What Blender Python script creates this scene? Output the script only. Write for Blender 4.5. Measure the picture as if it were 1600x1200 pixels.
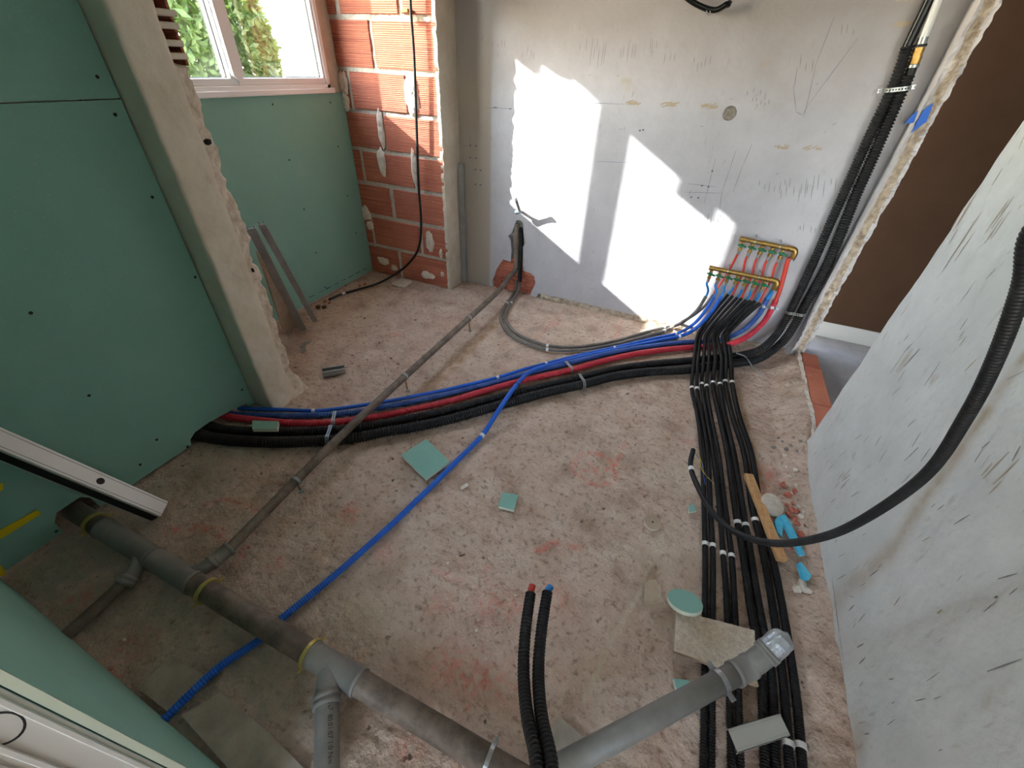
import bpy, bmesh, math, random
import numpy as np
from mathutils import Vector, Matrix, noise as mn
from mathutils.geometry import tessellate_polygon
for o in list(bpy.data.objects): bpy.data.objects.remove(o)
random.seed(4); rng = np.random.default_rng(4)
scene = bpy.context.scene
# ------------------------------------------------------------------ camera
H = 1.33                                  # eye height in metres
FPX = 650.3; PITCH, ROLL, YAW = 0.65476, 0.050526, 0.38551
fwd = Vector((-math.sin(YAW)*math.cos(PITCH), math.cos(YAW)*math.cos(PITCH), -math.sin(PITCH)))
rt = Vector((math.cos(YAW), math.sin(YAW), 0)); up = rt.cross(fwd)
r2 = math.cos(ROLL)*rt + math.sin(ROLL)*up; u2 = -math.sin(ROLL)*rt + math.cos(ROLL)*up
cd = bpy.data.cameras.new('camera'); cam = bpy.data.objects.new('camera', cd)
scene.collection.objects.link(cam); scene.camera = cam
cd.sensor_fit = 'HORIZONTAL'; cd.sensor_width = 36; cd.lens = FPX/1600*36; cd.clip_start = 0.02
mw = Matrix.Identity(4)
for i in range(3): mw[i][0], mw[i][1], mw[i][2] = r2[i], u2[i], -fwd[i]
mw[2][3] = H; cam.matrix_world = mw
# ------------------------------------------------------------------ light
SUN = Vector((1.85, 1.0, -1.09)).normalized()
sl = bpy.data.lights.new('sun', 'SUN'); sl.energy = 8.0; sl.angle = math.radians(.5); sl.color = (1, .985, .965)
so = bpy.data.objects.new('sun', sl); scene.collection.objects.link(so)
so.rotation_euler = SUN.to_track_quat('-Z', 'Y').to_euler(); so.location = (-6, -3, 5)
w = bpy.data.worlds.new('sky'); scene.world = w; w.use_nodes = True
nt = w.node_tree; bg = nt.nodes['Background']
sk = nt.nodes.new('ShaderNodeTexSky'); sk.sky_type = 'NISHITA'; sk.sun_disc = False
sk.sun_elevation = math.asin(-SUN.z); sk.sun_rotation = math.atan2(-SUN.x, -SUN.y)
sk.air_density = 1.2; sk.dust_density = 0.6
hs_ = nt.nodes.new('ShaderNodeHueSaturation'); hs_.inputs['Saturation'].default_value = .65
nt.links.new(sk.outputs[0], hs_.inputs['Color']); nt.links.new(hs_.outputs[0], bg.inputs[0]); bg.inputs[1].default_value = 1.1
vs = scene.view_settings; vs.view_transform = 'Standard'; vs.look = 'None'; vs.gamma = 1; vs.use_curve_mapping = False
vs.exposure = 1.55
# ------------------------------------------------------------------ helpers
def ray(px, py): return r2*((px-800)/FPX) - u2*((py-600)/FPX) + fwd
def pt(px, py, z=None, x=None, y=None, d=None):
    v = ray(px, py)
    if z is not None: t = (z-H)/v.z
    elif x is not None: t = x/v.x
    elif y is not None: t = y/v.y
    else: t = d
    return Vector((v.x*t, v.y*t, H+v.z*t))
def proj(p):
    q = Vector((p[0], p[1], p[2]-H)); w_ = q.dot(fwd)
    return (800+FPX*q.dot(r2)/w_, 600-FPX*q.dot(u2)/w_)
ORG = {}
def tag(o, label=None, cat=None, group=None, kind=None):
    if label: o['label'] = label
    if cat: o['category'] = cat
    if group: o['group'] = group
    if kind: o['kind'] = kind
    return o
def empty(name, loc, label=None, cat=None, group=None, kind=None):
    o = bpy.data.objects.new(name, None); scene.collection.objects.link(o)
    o.location = loc; o.empty_display_size = .05; ORG[o.name] = Vector(loc)
    return tag(o, label, cat, group, kind)
def obj(name, V, F, mat, parent=None, smooth=False, label=None, cat=None, group=None, kind=None):
    V = np.asarray([tuple(v) for v in V] if not isinstance(V, np.ndarray) else V, dtype=float)
    if parent is not None: org = ORG[parent.name]
    else: org = Vector(((V[:,0].min()+V[:,0].max())/2, (V[:,1].min()+V[:,1].max())/2, V[:,2].min()))
    me = bpy.data.meshes.new(name)
    me.from_pydata((V-np.array(org)).tolist(), [], F.tolist() if isinstance(F, np.ndarray) else F)
    me.update()
    if isinstance(mat, (list, tuple)):
        for m in mat: me.materials.append(m)
    else: me.materials.append(mat)
    if smooth: me.polygons.foreach_set('use_smooth', [True]*len(me.polygons))
    o = bpy.data.objects.new(name, me); scene.collection.objects.link(o)
    if parent is not None: o.parent = parent
    else: o.location = org
    ORG[o.name] = Vector(org)
    return tag(o, label, cat, group, kind)
def fixnormals(V, F):
    bm = bmesh.new(); vs_ = [bm.verts.new(v) for v in V]
    for f in F:
        try: bm.faces.new([vs_[i] for i in f])
        except ValueError: pass
    bmesh.ops.recalc_face_normals(bm, faces=bm.faces)
    bm.verts.index_update()
    V2 = [v.co.copy() for v in bm.verts]; F2 = [[v.index for v in f.verts] for f in bm.faces]; bm.free()
    return V2, F2
def cbox(c, ax, ay, az, sx, sy, sz, b=0.0):
    """box with half-sizes along given axes, bevelled"""
    c = Vector(c); ax, ay, az = (Vector(a).normalized() for a in (ax, ay, az))
    bm = bmesh.new(); bmesh.ops.create_cube(bm, size=2)
    for v in bm.verts: v.co = Vector((v.co.x*sx, v.co.y*sy, v.co.z*sz))
    if b > 0: bmesh.ops.bevel(bm, geom=list(bm.edges), offset=b, segments=1, affect='EDGES')
    V = [c+ax*v.co.x+ay*v.co.y+az*v.co.z for v in bm.verts]; bm.verts.index_update()
    F = [[v.index for v in f.verts] for f in bm.faces]; bm.free()
    return fixnormals(V, F)
def abox(x0, x1, y0, y1, z0, z1, b=0.0):
    return cbox(((x0+x1)/2, (y0+y1)/2, (z0+z1)/2), (1,0,0), (0,1,0), (0,0,1), (x1-x0)/2, (y1-y0)/2, (z1-z0)/2, b)
def join(*parts):
    V = []; F = []
    for v, f in parts:
        k = len(V); V += [Vector(p) for p in v]; F += [[i+k for i in q] for q in f]
    return V, F
def slab(outline, holes, O, u, v, n, t):
    """2D outline with holes -> solid of thickness t behind plane (front = O, thickness along -n)"""
    O, u, v, n = Vector(O), Vector(u), Vector(v), Vector(n)
    loops = [list(outline)]+[list(h) for h in holes]
    tri = tessellate_polygon([[Vector((a, b, 0)) for a, b in L] for L in loops])
    P = [p for L in loops for p in L]; N = len(P)
    V = [O+u*a+v*b for a, b in P]+[O+u*a+v*b-n*t for a, b in P]
    F = [list(t_) for t_ in tri]+[[N+i for i in reversed(t_)] for t_ in tri]
    k = 0
    for L in loops:
        m = len(L)
        for i in range(m):
            a, b = k+i, k+(i+1) % m; F.append([a, b, b+N, a+N])
        k += m
    return fixnormals(V, F)
def prism(top, t, dirv=(0,0,-1)):
    """polygon of 3D points extruded"""
    n = len(top); d = Vector(dirv)*t
    V = [Vector(p) for p in top]+[Vector(p)+d for p in top]
    F = [list(range(n)), [n+i for i in reversed(range(n))]]+[[i, (i+1) % n, n+(i+1) % n, n+i] for i in range(n)]
    return fixnormals(V, F)
def spline(P, step=.004, smooth=0.0):
    P = [np.array(p, float) for p in P]
    P = [2*P[0]-P[1]]+P+[2*P[-1]-P[-2]]
    out = []
    for i in range(1, len(P)-2):
        p0, p1, p2, p3 = P[i-1:i+3]
        n = max(2, int(np.linalg.norm(p2-p1)/.004))
        t = np.linspace(0, 1, n, endpoint=False)[:, None]
        out.append(.5*((2*p1)+(-p0+p2)*t+(2*p0-5*p1+4*p2-p3)*t**2+(-p0+3*p1-3*p2+p3)*t**3))
    out.append(P[-2][None]); Q = np.vstack(out)
    def res(Q, step):
        s = np.r_[0, np.cumsum(np.linalg.norm(np.diff(Q, axis=0), axis=1))]
        n = max(2, int(round(s[-1]/step))+1); ss = np.linspace(0, s[-1], n)
        return np.c_[np.interp(ss, s, Q[:,0]), np.interp(ss, s, Q[:,1]), np.interp(ss, s, Q[:,2])]
    Q = res(Q, .004)
    if smooth > 0:
        k = int(smooth/.004)
        if k > 1 and len(Q) > 2*k:
            ext = np.vstack([2*Q[0]-Q[k:0:-1], Q, 2*Q[-1]-Q[-2:-k-2:-1]])
            ker = np.hanning(2*k+3)[1:-1]; ker /= ker.sum()
            Q = np.c_[tuple(np.convolve(ext[:,j], ker, 'valid') for j in range(3))]
    return res(Q, step)
def sweep(Q, rad, seg=12, cap=True, off=None):
    n = len(Q); rad = np.broadcast_to(rad, (n,))
    T = np.gradient(Q, axis=0); T /= np.linalg.norm(T, axis=1)[:,None]+1e-12
    a = np.array([0,0,1.]) if abs(T[0][2]) < .9 else np.array([1.,0,0])
    N = np.zeros_like(Q); N[0] = a-T[0]*a.dot(T[0]); N[0] /= np.linalg.norm(N[0])
    for i in range(1, n):
        v = N[i-1]-T[i]*N[i-1].dot(T[i]); N[i] = v/np.linalg.norm(v)
    B = np.cross(T, N); th = np.linspace(0, 2*np.pi, seg, endpoint=False)
    V = (Q[:,None,:]+rad[:,None,None]*(np.cos(th)[None,:,None]*N[:,None,:]+np.sin(th)[None,:,None]*B[:,None,:])).reshape(-1, 3)
    i = np.arange(n-1)[:,None]*seg; j = np.arange(seg)[None,:]; k = (np.arange(seg)+1) % seg
    F = np.stack([i+j, i+k[None,:], i+seg+k[None,:], i+seg+j], -1).reshape(-1, 4).tolist()
    if cap: F += [list(range(seg))[::-1], [(n-1)*seg+q for q in range(seg)]]
    return V, F
def tube(name, P, r, mat, parent=None, pitch=None, amp=.12, seg=12, smooth=0.03, step=.012, **k):
    if pitch:
        Q = spline(P, pitch/4, smooth); rad = np.where(np.arange(len(Q)) % 4 < 2, r, r*(1-amp))
    else: Q = spline(P, step, smooth); rad = r
    V, F = sweep(Q, rad, seg)
    o = obj(name, V, F, mat, parent, smooth=True, **k)
    return o, Q
def cyl(p0, p1, r0, r1=None, seg=20, cap=True):
    r1 = r0 if r1 is None else r1
    Q = np.array([tuple(p0), tuple(p1)], float); V, F = sweep(Q, np.array([r0, r1]), seg, cap)
    return [Vector(v) for v in V], F
def lathe(p0, axis, prof, seg=20):
    """prof list of (dist along axis, radius)"""
    p0 = Vector(p0); axis = Vector(axis).normalized()
    Q = np.array([tuple(p0+axis*d) for d, r in prof]); a = Vector((0,0,1)) if abs(axis.z) < .9 else Vector((1,0,0))
    N = (a-axis*a.dot(axis)).normalized(); B = axis.cross(N); V = []; n = len(prof)
    for d, r in prof:
        for j in range(seg):
            th = 2*math.pi*j/seg; V.append(p0+axis*d+(N*math.cos(th)+B*math.sin(th))*r)
    F = [[i*seg+j, i*seg+(j+1) % seg, (i+1)*seg+(j+1) % seg, (i+1)*seg+j] for i in range(n-1) for j in range(seg)]
    F += [list(range(seg))[::-1], [(n-1)*seg+q for q in range(seg)]]
    return V, F
def near_idx(Q, px, py):
    return int(np.argmin([(a-px)**2+(b-py)**2 for a, b in (proj(q) for q in Q)]))
def tape(parent, Q, px, py, r, mat, ln=.016, k=1.13):
    i = near_idx(Q, px, py); s = np.linalg.norm(Q[1]-Q[0]); m = max(1, int(ln/2/s))
    i = min(max(i, m), len(Q)-1-m)
    P = Q[[i-m, i, i+m]]; V, F = sweep(P, r*k, 14)
    return obj('tape_band', V, F, mat, parent, smooth=False)
def strap(name, cs, rs, n, mat, label, width=.015, ends=.02):
    """perforated steel band over neighbouring pipes (centres cs, radii rs), n = surface normal"""
    n = Vector(n); cs = [Vector(c) for c in cs]; d = (cs[-1]-cs[0]); d = (d-n*d.dot(n)).normalized()
    path = []
    a0 = cs[0]-d*(rs[0]*1.08)-n*(rs[0]); path += [a0-d*ends, a0]
    for i, (c, r) in enumerate(zip(cs, rs)):
        R = r*1.09
        t0 = 180 if i == 0 else 115; t1 = 0 if i == len(cs)-1 else 65
        for q in range(9):
            th = math.radians(t0+(t1-t0)*q/8); path.append(c+d*(R*math.cos(th))+n*(R*math.sin(th)))
    b0 = cs[-1]+d*(rs[-1]*1.08)-n*(rs[-1]); path += [b0, b0+d*ends]
    P = np.array([tuple(p) for p in path]); s = np.r_[0, np.cumsum(np.linalg.norm(np.diff(P, axis=0), axis=1))]
    m = int(s[-1]/.005); ss = np.linspace(0, s[-1], m+1)
    P = [Vector((np.interp(t, s, P[:,0]), np.interp(t, s, P[:,1]), np.interp(t, s, P[:,2]))) for t in ss]
    wv = n.cross(d).normalized()*width/2; V = []; F = []
    for p in P: V += [p-wv, p-wv*.4, p+wv*.4, p+wv]
    for i in range(m):
        a, b = 4*i, 4*i+4; F += [[a, a+1, b+1, b], [a+2, a+3, b+3, b+2]]
        if i % 2 == 0: F.append([a+1, a+2, b+2, b+1])
    o = obj(name, V, F, mat, None, label=label, cat='strap', group='perforated steel straps')
    md = o.modifiers.new('t', 'SOLIDIFY'); md.thickness = .0012
    return o
def grid_noise(X, Y, sc, seed, octv=4, gain=.5):
    out = np.zeros_like(X); amp = 1; tot = 0; r_ = np.random.default_rng(seed)
    for o_ in range(octv):
        L = r_.random((64, 64)); x = X*sc+17.3*o_; y = Y*sc+5.1*o_
        xi = np.floor(x).astype(int); yi = np.floor(y).astype(int); fx = x-xi; fy = y-yi
        fx = fx*fx*(3-2*fx); fy = fy*fy*(3-2*fy)
        g = lambda a, b: L[a % 64, b % 64]
        out += amp*((g(xi,yi)*(1-fx)+g(xi+1,yi)*fx)*(1-fy)+(g(xi,yi+1)*(1-fx)+g(xi+1,yi+1)*fx)*fy)
        tot += amp; amp *= gain; sc *= 2
    return out/tot
def rough_block(x0, x1, y0, y1, z0, z1, step, fn):
    nx, ny, nz = (max(1, int(round((b-a)/step))) for a, b in ((x0,x1),(y0,y1),(z0,z1)))
    idx = {}; V = []; F = []
    def vid(i, j, k):
        if (i,j,k) not in idx:
            idx[(i,j,k)] = len(V)
            V.append(fn(Vector((x0+(x1-x0)*i/nx, y0+(y1-y0)*j/ny, z0+(z1-z0)*k/nz))))
        return idx[(i,j,k)]
    for i in range(nx):
        for j in range(ny):
            for k in (0, nz): F.append([vid(i,j,k), vid(i+1,j,k), vid(i+1,j+1,k), vid(i,j+1,k)])
    for i in range(nx):
        for k in range(nz):
            for j in (0, ny): F.append([vid(i,j,k), vid(i+1,j,k), vid(i+1,j,k+1), vid(i,j,k+1)])
    for j in range(ny):
        for k in range(nz):
            for i in (0, nx): F.append([vid(i,j,k), vid(i,j+1,k), vid(i,j+1,k+1), vid(i,j,k+1)])
    return fixnormals(V, F)
def rock(c, r, seed, flat=1.0):
    bm = bmesh.new(); bmesh.ops.create_icosphere(bm, subdivisions=1, radius=1)
    rg = random.Random(seed); sx, sy = rg.uniform(.7, 1.3), rg.uniform(.7, 1.3)
    V = [Vector(c)+Vector((v.co.x*sx, v.co.y*sy, v.co.z*flat))*r*rg.uniform(.7, 1.15) for v in bm.verts]
    bm.verts.index_update(); F = [[v.index for v in f.verts] for f in bm.faces]; bm.free()
    zm = min(v.z for v in V); V = [v+Vector((0,0,c[2]-zm)) for v in V]
    return V, F
# ------------------------------------------------------------------ materials
def srgb(r, g, b): return tuple(((c/255)/12.92 if c/255 <= .04045 else ((c/255+.055)/1.055)**2.4) for c in (r, g, b))+(1,)
def mat(name, col, rough=.6, metal=0.0, col2=None, vscale=6, vcontrast=(.35,.65), bumps=(), spec=.5, stretch=None, extra=None):
    m = bpy.data.materials.new(name); m.use_nodes = True; n = m.node_tree; L = n.links
    b = n.nodes['Principled BSDF']; b.inputs['Roughness'].default_value = rough; b.inputs['Metallic'].default_value = metal
    b.inputs['Specular IOR Level'].default_value = spec
    g = n.nodes.new('ShaderNodeNewGeometry'); pos = g.outputs['Position']
    if stretch:
        mp = n.nodes.new('ShaderNodeMapping'); mp.inputs['Scale'].default_value = stretch
        L.new(pos, mp.inputs['Vector']); pos = mp.outputs['Vector']
    if col2 is None:
        b.inputs['Base Color'].default_value = col; cout = None
        rgb = n.nodes.new('ShaderNodeRGB'); rgb.outputs[0].default_value = col; cout = rgb.outputs[0]
    else:
        t = n.nodes.new('ShaderNodeTexNoise'); t.inputs['Scale'].default_value = vscale; t.inputs['Detail'].default_value = 6; t.inputs['Roughness'].default_value = .65
        L.new(pos, t.inputs['Vector'])
        cr = n.nodes.new('ShaderNodeValToRGB'); cr.color_ramp.elements[0].position, cr.color_ramp.elements[1].position = vcontrast
        cr.color_ramp.elements[0].color = col; cr.color_ramp.elements[1].color = col2
        L.new(t.outputs['Fac'], cr.inputs['Fac']); cout = cr.outputs['Color']
    if extra: cout = extra(n, L, cout, g.outputs['Position'])
    L.new(cout, b.inputs['Base Color'])
    prev = None
    for sc, dist, det in bumps:
        t = n.nodes.new('ShaderNodeTexNoise'); t.inputs['Scale'].default_value = sc; t.inputs['Detail'].default_value = det
        L.new(pos, t.inputs['Vector'])
        bp = n.nodes.new('ShaderNodeBump'); bp.inputs['Distance'].default_value = dist; bp.inputs['Strength'].default_value = 1
        L.new(t.outputs['Fac'], bp.inputs['Height'])
        if prev: L.new(prev, bp.inputs['Normal'])
        prev = bp.outputs['Normal']
    if prev: L.new(prev, b.inputs['Normal'])
    return m
def mix(n, L, fac, a, b, blend='MIX'):
    x = n.nodes.new('ShaderNodeMix'); x.data_type = 'RGBA'; x.blend_type = blend
    if hasattr(fac, 'links') or hasattr(fac, 'is_linked'): L.new(fac, x.inputs[0])
    else: x.inputs[0].default_value = fac
    for s, i in ((a, 6), (b, 7)):
        if isinstance(s, tuple): x.inputs[i].default_value = s
        else: L.new(s, x.inputs[i])
    return x.outputs[2]
def noise_fac(n, L, pos, sc, lo, hi, det=5, stretch=None):
    if stretch:
        mp = n.nodes.new('ShaderNodeMapping'); mp.inputs['Scale'].default_value = stretch; L.new(pos, mp.inputs['Vector']); pos = mp.outputs['Vector']
    t = n.nodes.new('ShaderNodeTexNoise'); t.inputs['Scale'].default_value = sc; t.inputs['Detail'].default_value = det
    L.new(pos, t.inputs['Vector']); r = n.nodes.new('ShaderNodeMapRange'); r.inputs[1].default_value = lo; r.inputs[2].default_value = hi
    L.new(t.outputs['Fac'], r.inputs[0]); return r.outputs[0]
def attr_mul(n, L, name, fac):
    a = n.nodes.new('ShaderNodeAttribute'); a.attribute_name = name
    m = n.nodes.new('ShaderNodeMath'); m.operation = 'MULTIPLY'; L.new(a.outputs['Fac'], m.inputs[0])
    if fac is None: m.inputs[1].default_value = 1
    else: L.new(fac, m.inputs[1])
    return m.outputs[0]
def floor_extra(n, L, c, pos):
    c = mix(n, L, noise_fac(n, L, pos, 7, .50, .95, 8), c, srgb(128, 102, 82))
    c = mix(n, L, noise_fac(n, L, pos, 55, .54, .78), c, srgb(134, 110, 92))
    c = mix(n, L, noise_fac(n, L, pos, 150, .58, .85), c, srgb(214, 200, 184))
    c = mix(n, L, noise_fac(n, L, pos, 30, .68, .74, 3), c, srgb(104, 86, 72))
    c = mix(n, L, attr_mul(n, L, 'rust', noise_fac(n, L, pos, 14, .3, .7)), c, srgb(150, 118, 74))
    c = mix(n, L, attr_mul(n, L, 'grey', noise_fac(n, L, pos, 22, .25, .6)), c, srgb(168, 160, 147))
    c = mix(n, L, attr_mul(n, L, 'pale', noise_fac(n, L, pos, 30, .25, .6)), c, srgb(205, 192, 170))
    c = mix(n, L, attr_mul(n, L, 'paint', noise_fac(n, L, pos, 45, .38, .72)), c, srgb(226, 104, 92))
    return c
def wall_extra(n, L, c, pos):
    c = mix(n, L, noise_fac(n, L, pos, 60, .64, .85, 4, (1,1,.25)), c, srgb(168, 163, 158))
    c = mix(n, L, noise_fac(n, L, pos, 9, .68, .78, 6), c, srgb(180, 170, 156))
    return c
def band_extra(n, L, c, pos):
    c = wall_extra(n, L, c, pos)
    c = mix(n, L, attr_mul(n, L, 'brown_band', noise_fac(n, L, pos, 20, .1, .55)), c, srgb(156, 132, 100))
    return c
def green_extra(n, L, c, pos):
    return mix(n, L, noise_fac(n, L, pos, 120, .6, .8), c, srgb(156, 186, 175))
def brick_extra(n, L, c, pos):
    c = mix(n, L, noise_fac(n, L, pos, 40, .64, .84), c, srgb(204, 164, 148))
    return mix(n, L, noise_fac(n, L, pos, 8, .45, .6, 3, (.2,.2,30)), c, srgb(166, 96, 80))
MF = mat('rough_concrete', srgb(190, 163, 145), .95, col2=srgb(208, 188, 172), vscale=9, bumps=((26, .011, 6), (110, .005, 4)), spec=.2, extra=floor_extra)
MW = mat('scraped_plaster', srgb(186, 182, 183), .9, col2=srgb(198, 194, 196), vscale=4, bumps=((40, .0025, 6), (6, .006, 3)), spec=.2, extra=wall_extra)
def back_extra(n, L, c, pos):
    c = wall_extra(n, L, c, pos)
    sp = n.nodes.new('ShaderNodeSeparateXYZ'); L.new(pos, sp.inputs[0])
    def ramp(sock, lo, hi):
        r = n.nodes.new('ShaderNodeMapRange'); r.inputs[1].default_value = lo; r.inputs[2].default_value = hi; L.new(sock, r.inputs[0]); return r.outputs[0]
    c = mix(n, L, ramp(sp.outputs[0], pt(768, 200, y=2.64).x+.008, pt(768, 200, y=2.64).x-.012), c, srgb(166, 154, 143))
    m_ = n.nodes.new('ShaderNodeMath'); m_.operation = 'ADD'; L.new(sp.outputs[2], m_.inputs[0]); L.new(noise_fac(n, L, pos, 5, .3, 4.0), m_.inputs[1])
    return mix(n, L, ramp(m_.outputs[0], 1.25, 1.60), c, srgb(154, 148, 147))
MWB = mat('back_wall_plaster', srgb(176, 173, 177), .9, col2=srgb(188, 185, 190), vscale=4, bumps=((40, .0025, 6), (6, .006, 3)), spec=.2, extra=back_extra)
MWR = mat('scraped_plaster_banded', srgb(198, 197, 194), .9, col2=srgb(213, 212, 209), vscale=4, bumps=((45, .003, 6), (7, .008, 3)), spec=.2, extra=band_extra)
MPL = mat('cream_plaster', srgb(192, 178, 160), .9, col2=srgb(210, 199, 183), vscale=7, bumps=((30, .003, 6),), spec=.2)
MBRK = mat('broken_plaster', srgb(150, 130, 112), .95, col2=srgb(200, 186, 168), vscale=30, bumps=((70, .006, 6),), spec=.1)
MGR = mat('green_plasterboard', srgb(132, 178, 165), .85, col2=srgb(139, 184, 171), vscale=3, bumps=((300, .0004, 2),), spec=.2, extra=green_extra)
MGE = mat('plasterboard_core', srgb(196, 200, 180), .9)
MGP = mat('pier_front', srgb(204, 206, 190), .85, col2=srgb(214, 215, 200), vscale=6, bumps=((40, .002, 5),))  # slightly greener tone for the pier faces towards the camera
MBR = mat('hollow_brick', srgb(182, 108, 86), .9, col2=srgb(198, 124, 98), vscale=5, bumps=((60, .002, 4),), spec=.2, extra=brick_extra)
def brick_grooves():
    n = MBR.node_tree; L = n.links; b = n.nodes['Principled BSDF']
    old = b.inputs['Normal'].links[0].from_socket
    g = n.nodes.new('ShaderNodeNewGeometry'); wv = n.nodes.new('ShaderNodeTexWave'); wv.bands_direction = 'Z'; wv.inputs['Scale'].default_value = 34; wv.inputs['Distortion'].default_value = .6; wv.inputs['Detail'].default_value = 1
    L.new(g.outputs['Position'], wv.inputs['Vector'])
    bp = n.nodes.new('ShaderNodeBump'); bp.inputs['Distance'].default_value = .0022; L.new(wv.outputs['Fac'], bp.inputs['Height']); L.new(old, bp.inputs['Normal']); L.new(bp.outputs['Normal'], b.inputs['Normal'])
brick_grooves()
MMO = mat('mortar', srgb(176, 166, 152), .95, col2=srgb(200, 192, 180), vscale=60, bumps=((60, .008, 5),), spec=.1)
MDAB = mat('plaster_dab', srgb(206, 192, 176), .95, col2=srgb(226, 216, 204), vscale=40, bumps=((60, .006, 5),), spec=.1)
MPVC = mat('grey_pvc', srgb(118, 116, 112), .5, col2=srgb(134, 131, 126), vscale=12, bumps=((50, .0006, 4),))
MPVD = mat('dusty_pvc', srgb(92, 81, 72), .6, col2=srgb(128, 115, 102), vscale=16, vcontrast=(.4,.62), bumps=((60, .0008, 4),))
MBK = mat('black_conduit', srgb(24, 24, 27), .5, col2=srgb(34, 33, 36), vscale=25, spec=.35)
MBKD = mat('dusty_black_conduit', srgb(20, 20, 22), .55, col2=srgb(38, 35, 34), vscale=22, vcontrast=(.45,.75), spec=.3)
MBS = mat('black_smooth', srgb(14, 14, 16), .3, spec=.25)
MRD = mat('red_conduit', srgb(190, 36, 56), .5, col2=srgb(205, 52, 70), vscale=20)
MRT = mat('red_tube', srgb(205, 62, 50), .4)
MBC = mat('navy_blue_conduit', srgb(36, 76, 150), .5, col2=srgb(54, 94, 165), vscale=20)
MBT = mat('bright_blue_conduit', srgb(18, 92, 200), .45, col2=srgb(28, 104, 212), vscale=20)
MLT = mat('light_blue_tube', srgb(30, 140, 225), .4)
MGY = mat('grey_conduit', srgb(96, 92, 88), .5, col2=srgb(120, 116, 110), vscale=20)
MTP = mat('white_tape', srgb(225, 224, 220), .5)
MST = mat('galvanised_steel', srgb(176, 178, 178), .38, metal=.85, col2=srgb(150, 153, 155), vscale=14)
MZN = mat('zinc_profile', srgb(170, 172, 170), .45, metal=.6, col2=srgb(150, 152, 152), vscale=10)
MAL = mat('aluminium_rule', srgb(214, 210, 206), .42, metal=.35, bumps=((400, .0003, 2),))
MDK = mat('painted_shade', srgb(30, 28, 28), .8)  # near-black colour, painted shade for holes, gaps and the bar's lower side
MBRS = mat('brass', srgb(176, 140, 78), .38, metal=.8, col2=srgb(150, 116, 62), vscale=40)
MVG = mat('green_valve', srgb(24, 110, 70), .35)
MSW = mat('black_screw', srgb(22, 22, 22), .6)
MUP = mat('white_upvc', srgb(236, 236, 236), .35)
MYL = mat('yellow_tape', srgb(222, 196, 20), .5)
MBL = mat('blue_paper', srgb(20, 92, 190), .6)
MWD = mat('pine_lath', srgb(204, 160, 112), .7, col2=srgb(186, 138, 90), vscale=18, stretch=(6, 1, 1))
MTIM = mat('timber', srgb(172, 118, 66), .75, col2=srgb(140, 92, 48), vscale=20)
MCB = mat('brown_wall', srgb(76, 55, 42), .9, col2=srgb(82, 60, 46), vscale=5, bumps=((60, .001, 4),), spec=.2)
MHF = mat('hall_floor', srgb(142, 138, 138), .8, col2=srgb(160, 155, 152), vscale=8)
MBB = mat('white_baseboard', srgb(205, 203, 200), .6)
MMR = mat('maroon_panel', srgb(96, 34, 42), .7)
MFO = mat('cyan_foam', srgb(70, 178, 215), .7, col2=srgb(92, 196, 226), vscale=40, bumps=((80, .003, 4),))
MBT2 = mat('beige_card', srgb(166, 146, 124), .9, col2=srgb(180, 162, 140), vscale=20)
MDUST = mat('dusty_board', srgb(226, 214, 196), .95, col2=srgb(196, 178, 158), vscale=90, bumps=((120, .003, 4),))
MSCR = mat('scratch', srgb(136, 131, 128), .95)
MSCT = mat('tan_gouge', srgb(170, 154, 132), .95)
MSCL = mat('pencil_line', srgb(104, 108, 122), .95)
MTL = mat('cement_tile', srgb(150, 141, 128), .8, col2=srgb(182, 173, 158), vscale=14, vcontrast=(.35,.7))
MGND = mat('garden_ground', srgb(120, 122, 112), .95, col2=srgb(96, 112, 84), vscale=2)
MHS = mat('white_render', srgb(240, 238, 232), .9, bumps=((60, .004, 3),))
MCEI = mat('ceiling_white', srgb(225, 223, 220), .9)
MLF = mat('leaf', srgb(70, 96, 52), .5, col2=srgb(142, 156, 92), vscale=9)
n_ = MLF.node_tree; b_ = n_.nodes['Principled BSDF']; tr = n_.nodes.new('ShaderNodeBsdfTranslucent'); tr.inputs[0].default_value = srgb(110, 140, 50)
ms = n_.nodes.new('ShaderNodeMixShader'); ms.inputs[0].default_value = .4
n_.links.new(b_.outputs[0], ms.inputs[1]); n_.links.new(tr.outputs[0], ms.inputs[2]); n_.links.new(ms.outputs[0], n_.nodes['Material Output'].inputs[0])
MGL = bpy.data.materials.new('window_glass'); MGL.use_nodes = True; n_ = MGL.node_tree
n_.nodes.remove(n_.nodes['Principled BSDF']); t1 = n_.nodes.new('ShaderNodeBsdfTransparent'); t1.inputs[0].default_value = (.95, .97, .96, 1)
g1 = n_.nodes.new('ShaderNodeBsdfGlossy'); g1.inputs['Roughness'].default_value = .02; ms = n_.nodes.new('ShaderNodeMixShader'); ms.inputs[0].default_value = .06
n_.links.new(t1.outputs[0], ms.inputs[1]); n_.links.new(g1.outputs[0], ms.inputs[2]); n_.links.new(ms.outputs[0], n_.nodes['Material Output'].inputs[0])
# ------------------------------------------------------------------ room planes
XL, XW, XP, XS, XR = -1.678, -2.208, -1.577, -1.516, .718
YP, YB, YK, YH = .915, 2.447, 2.64, 3.0
ZC = 2.5
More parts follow.
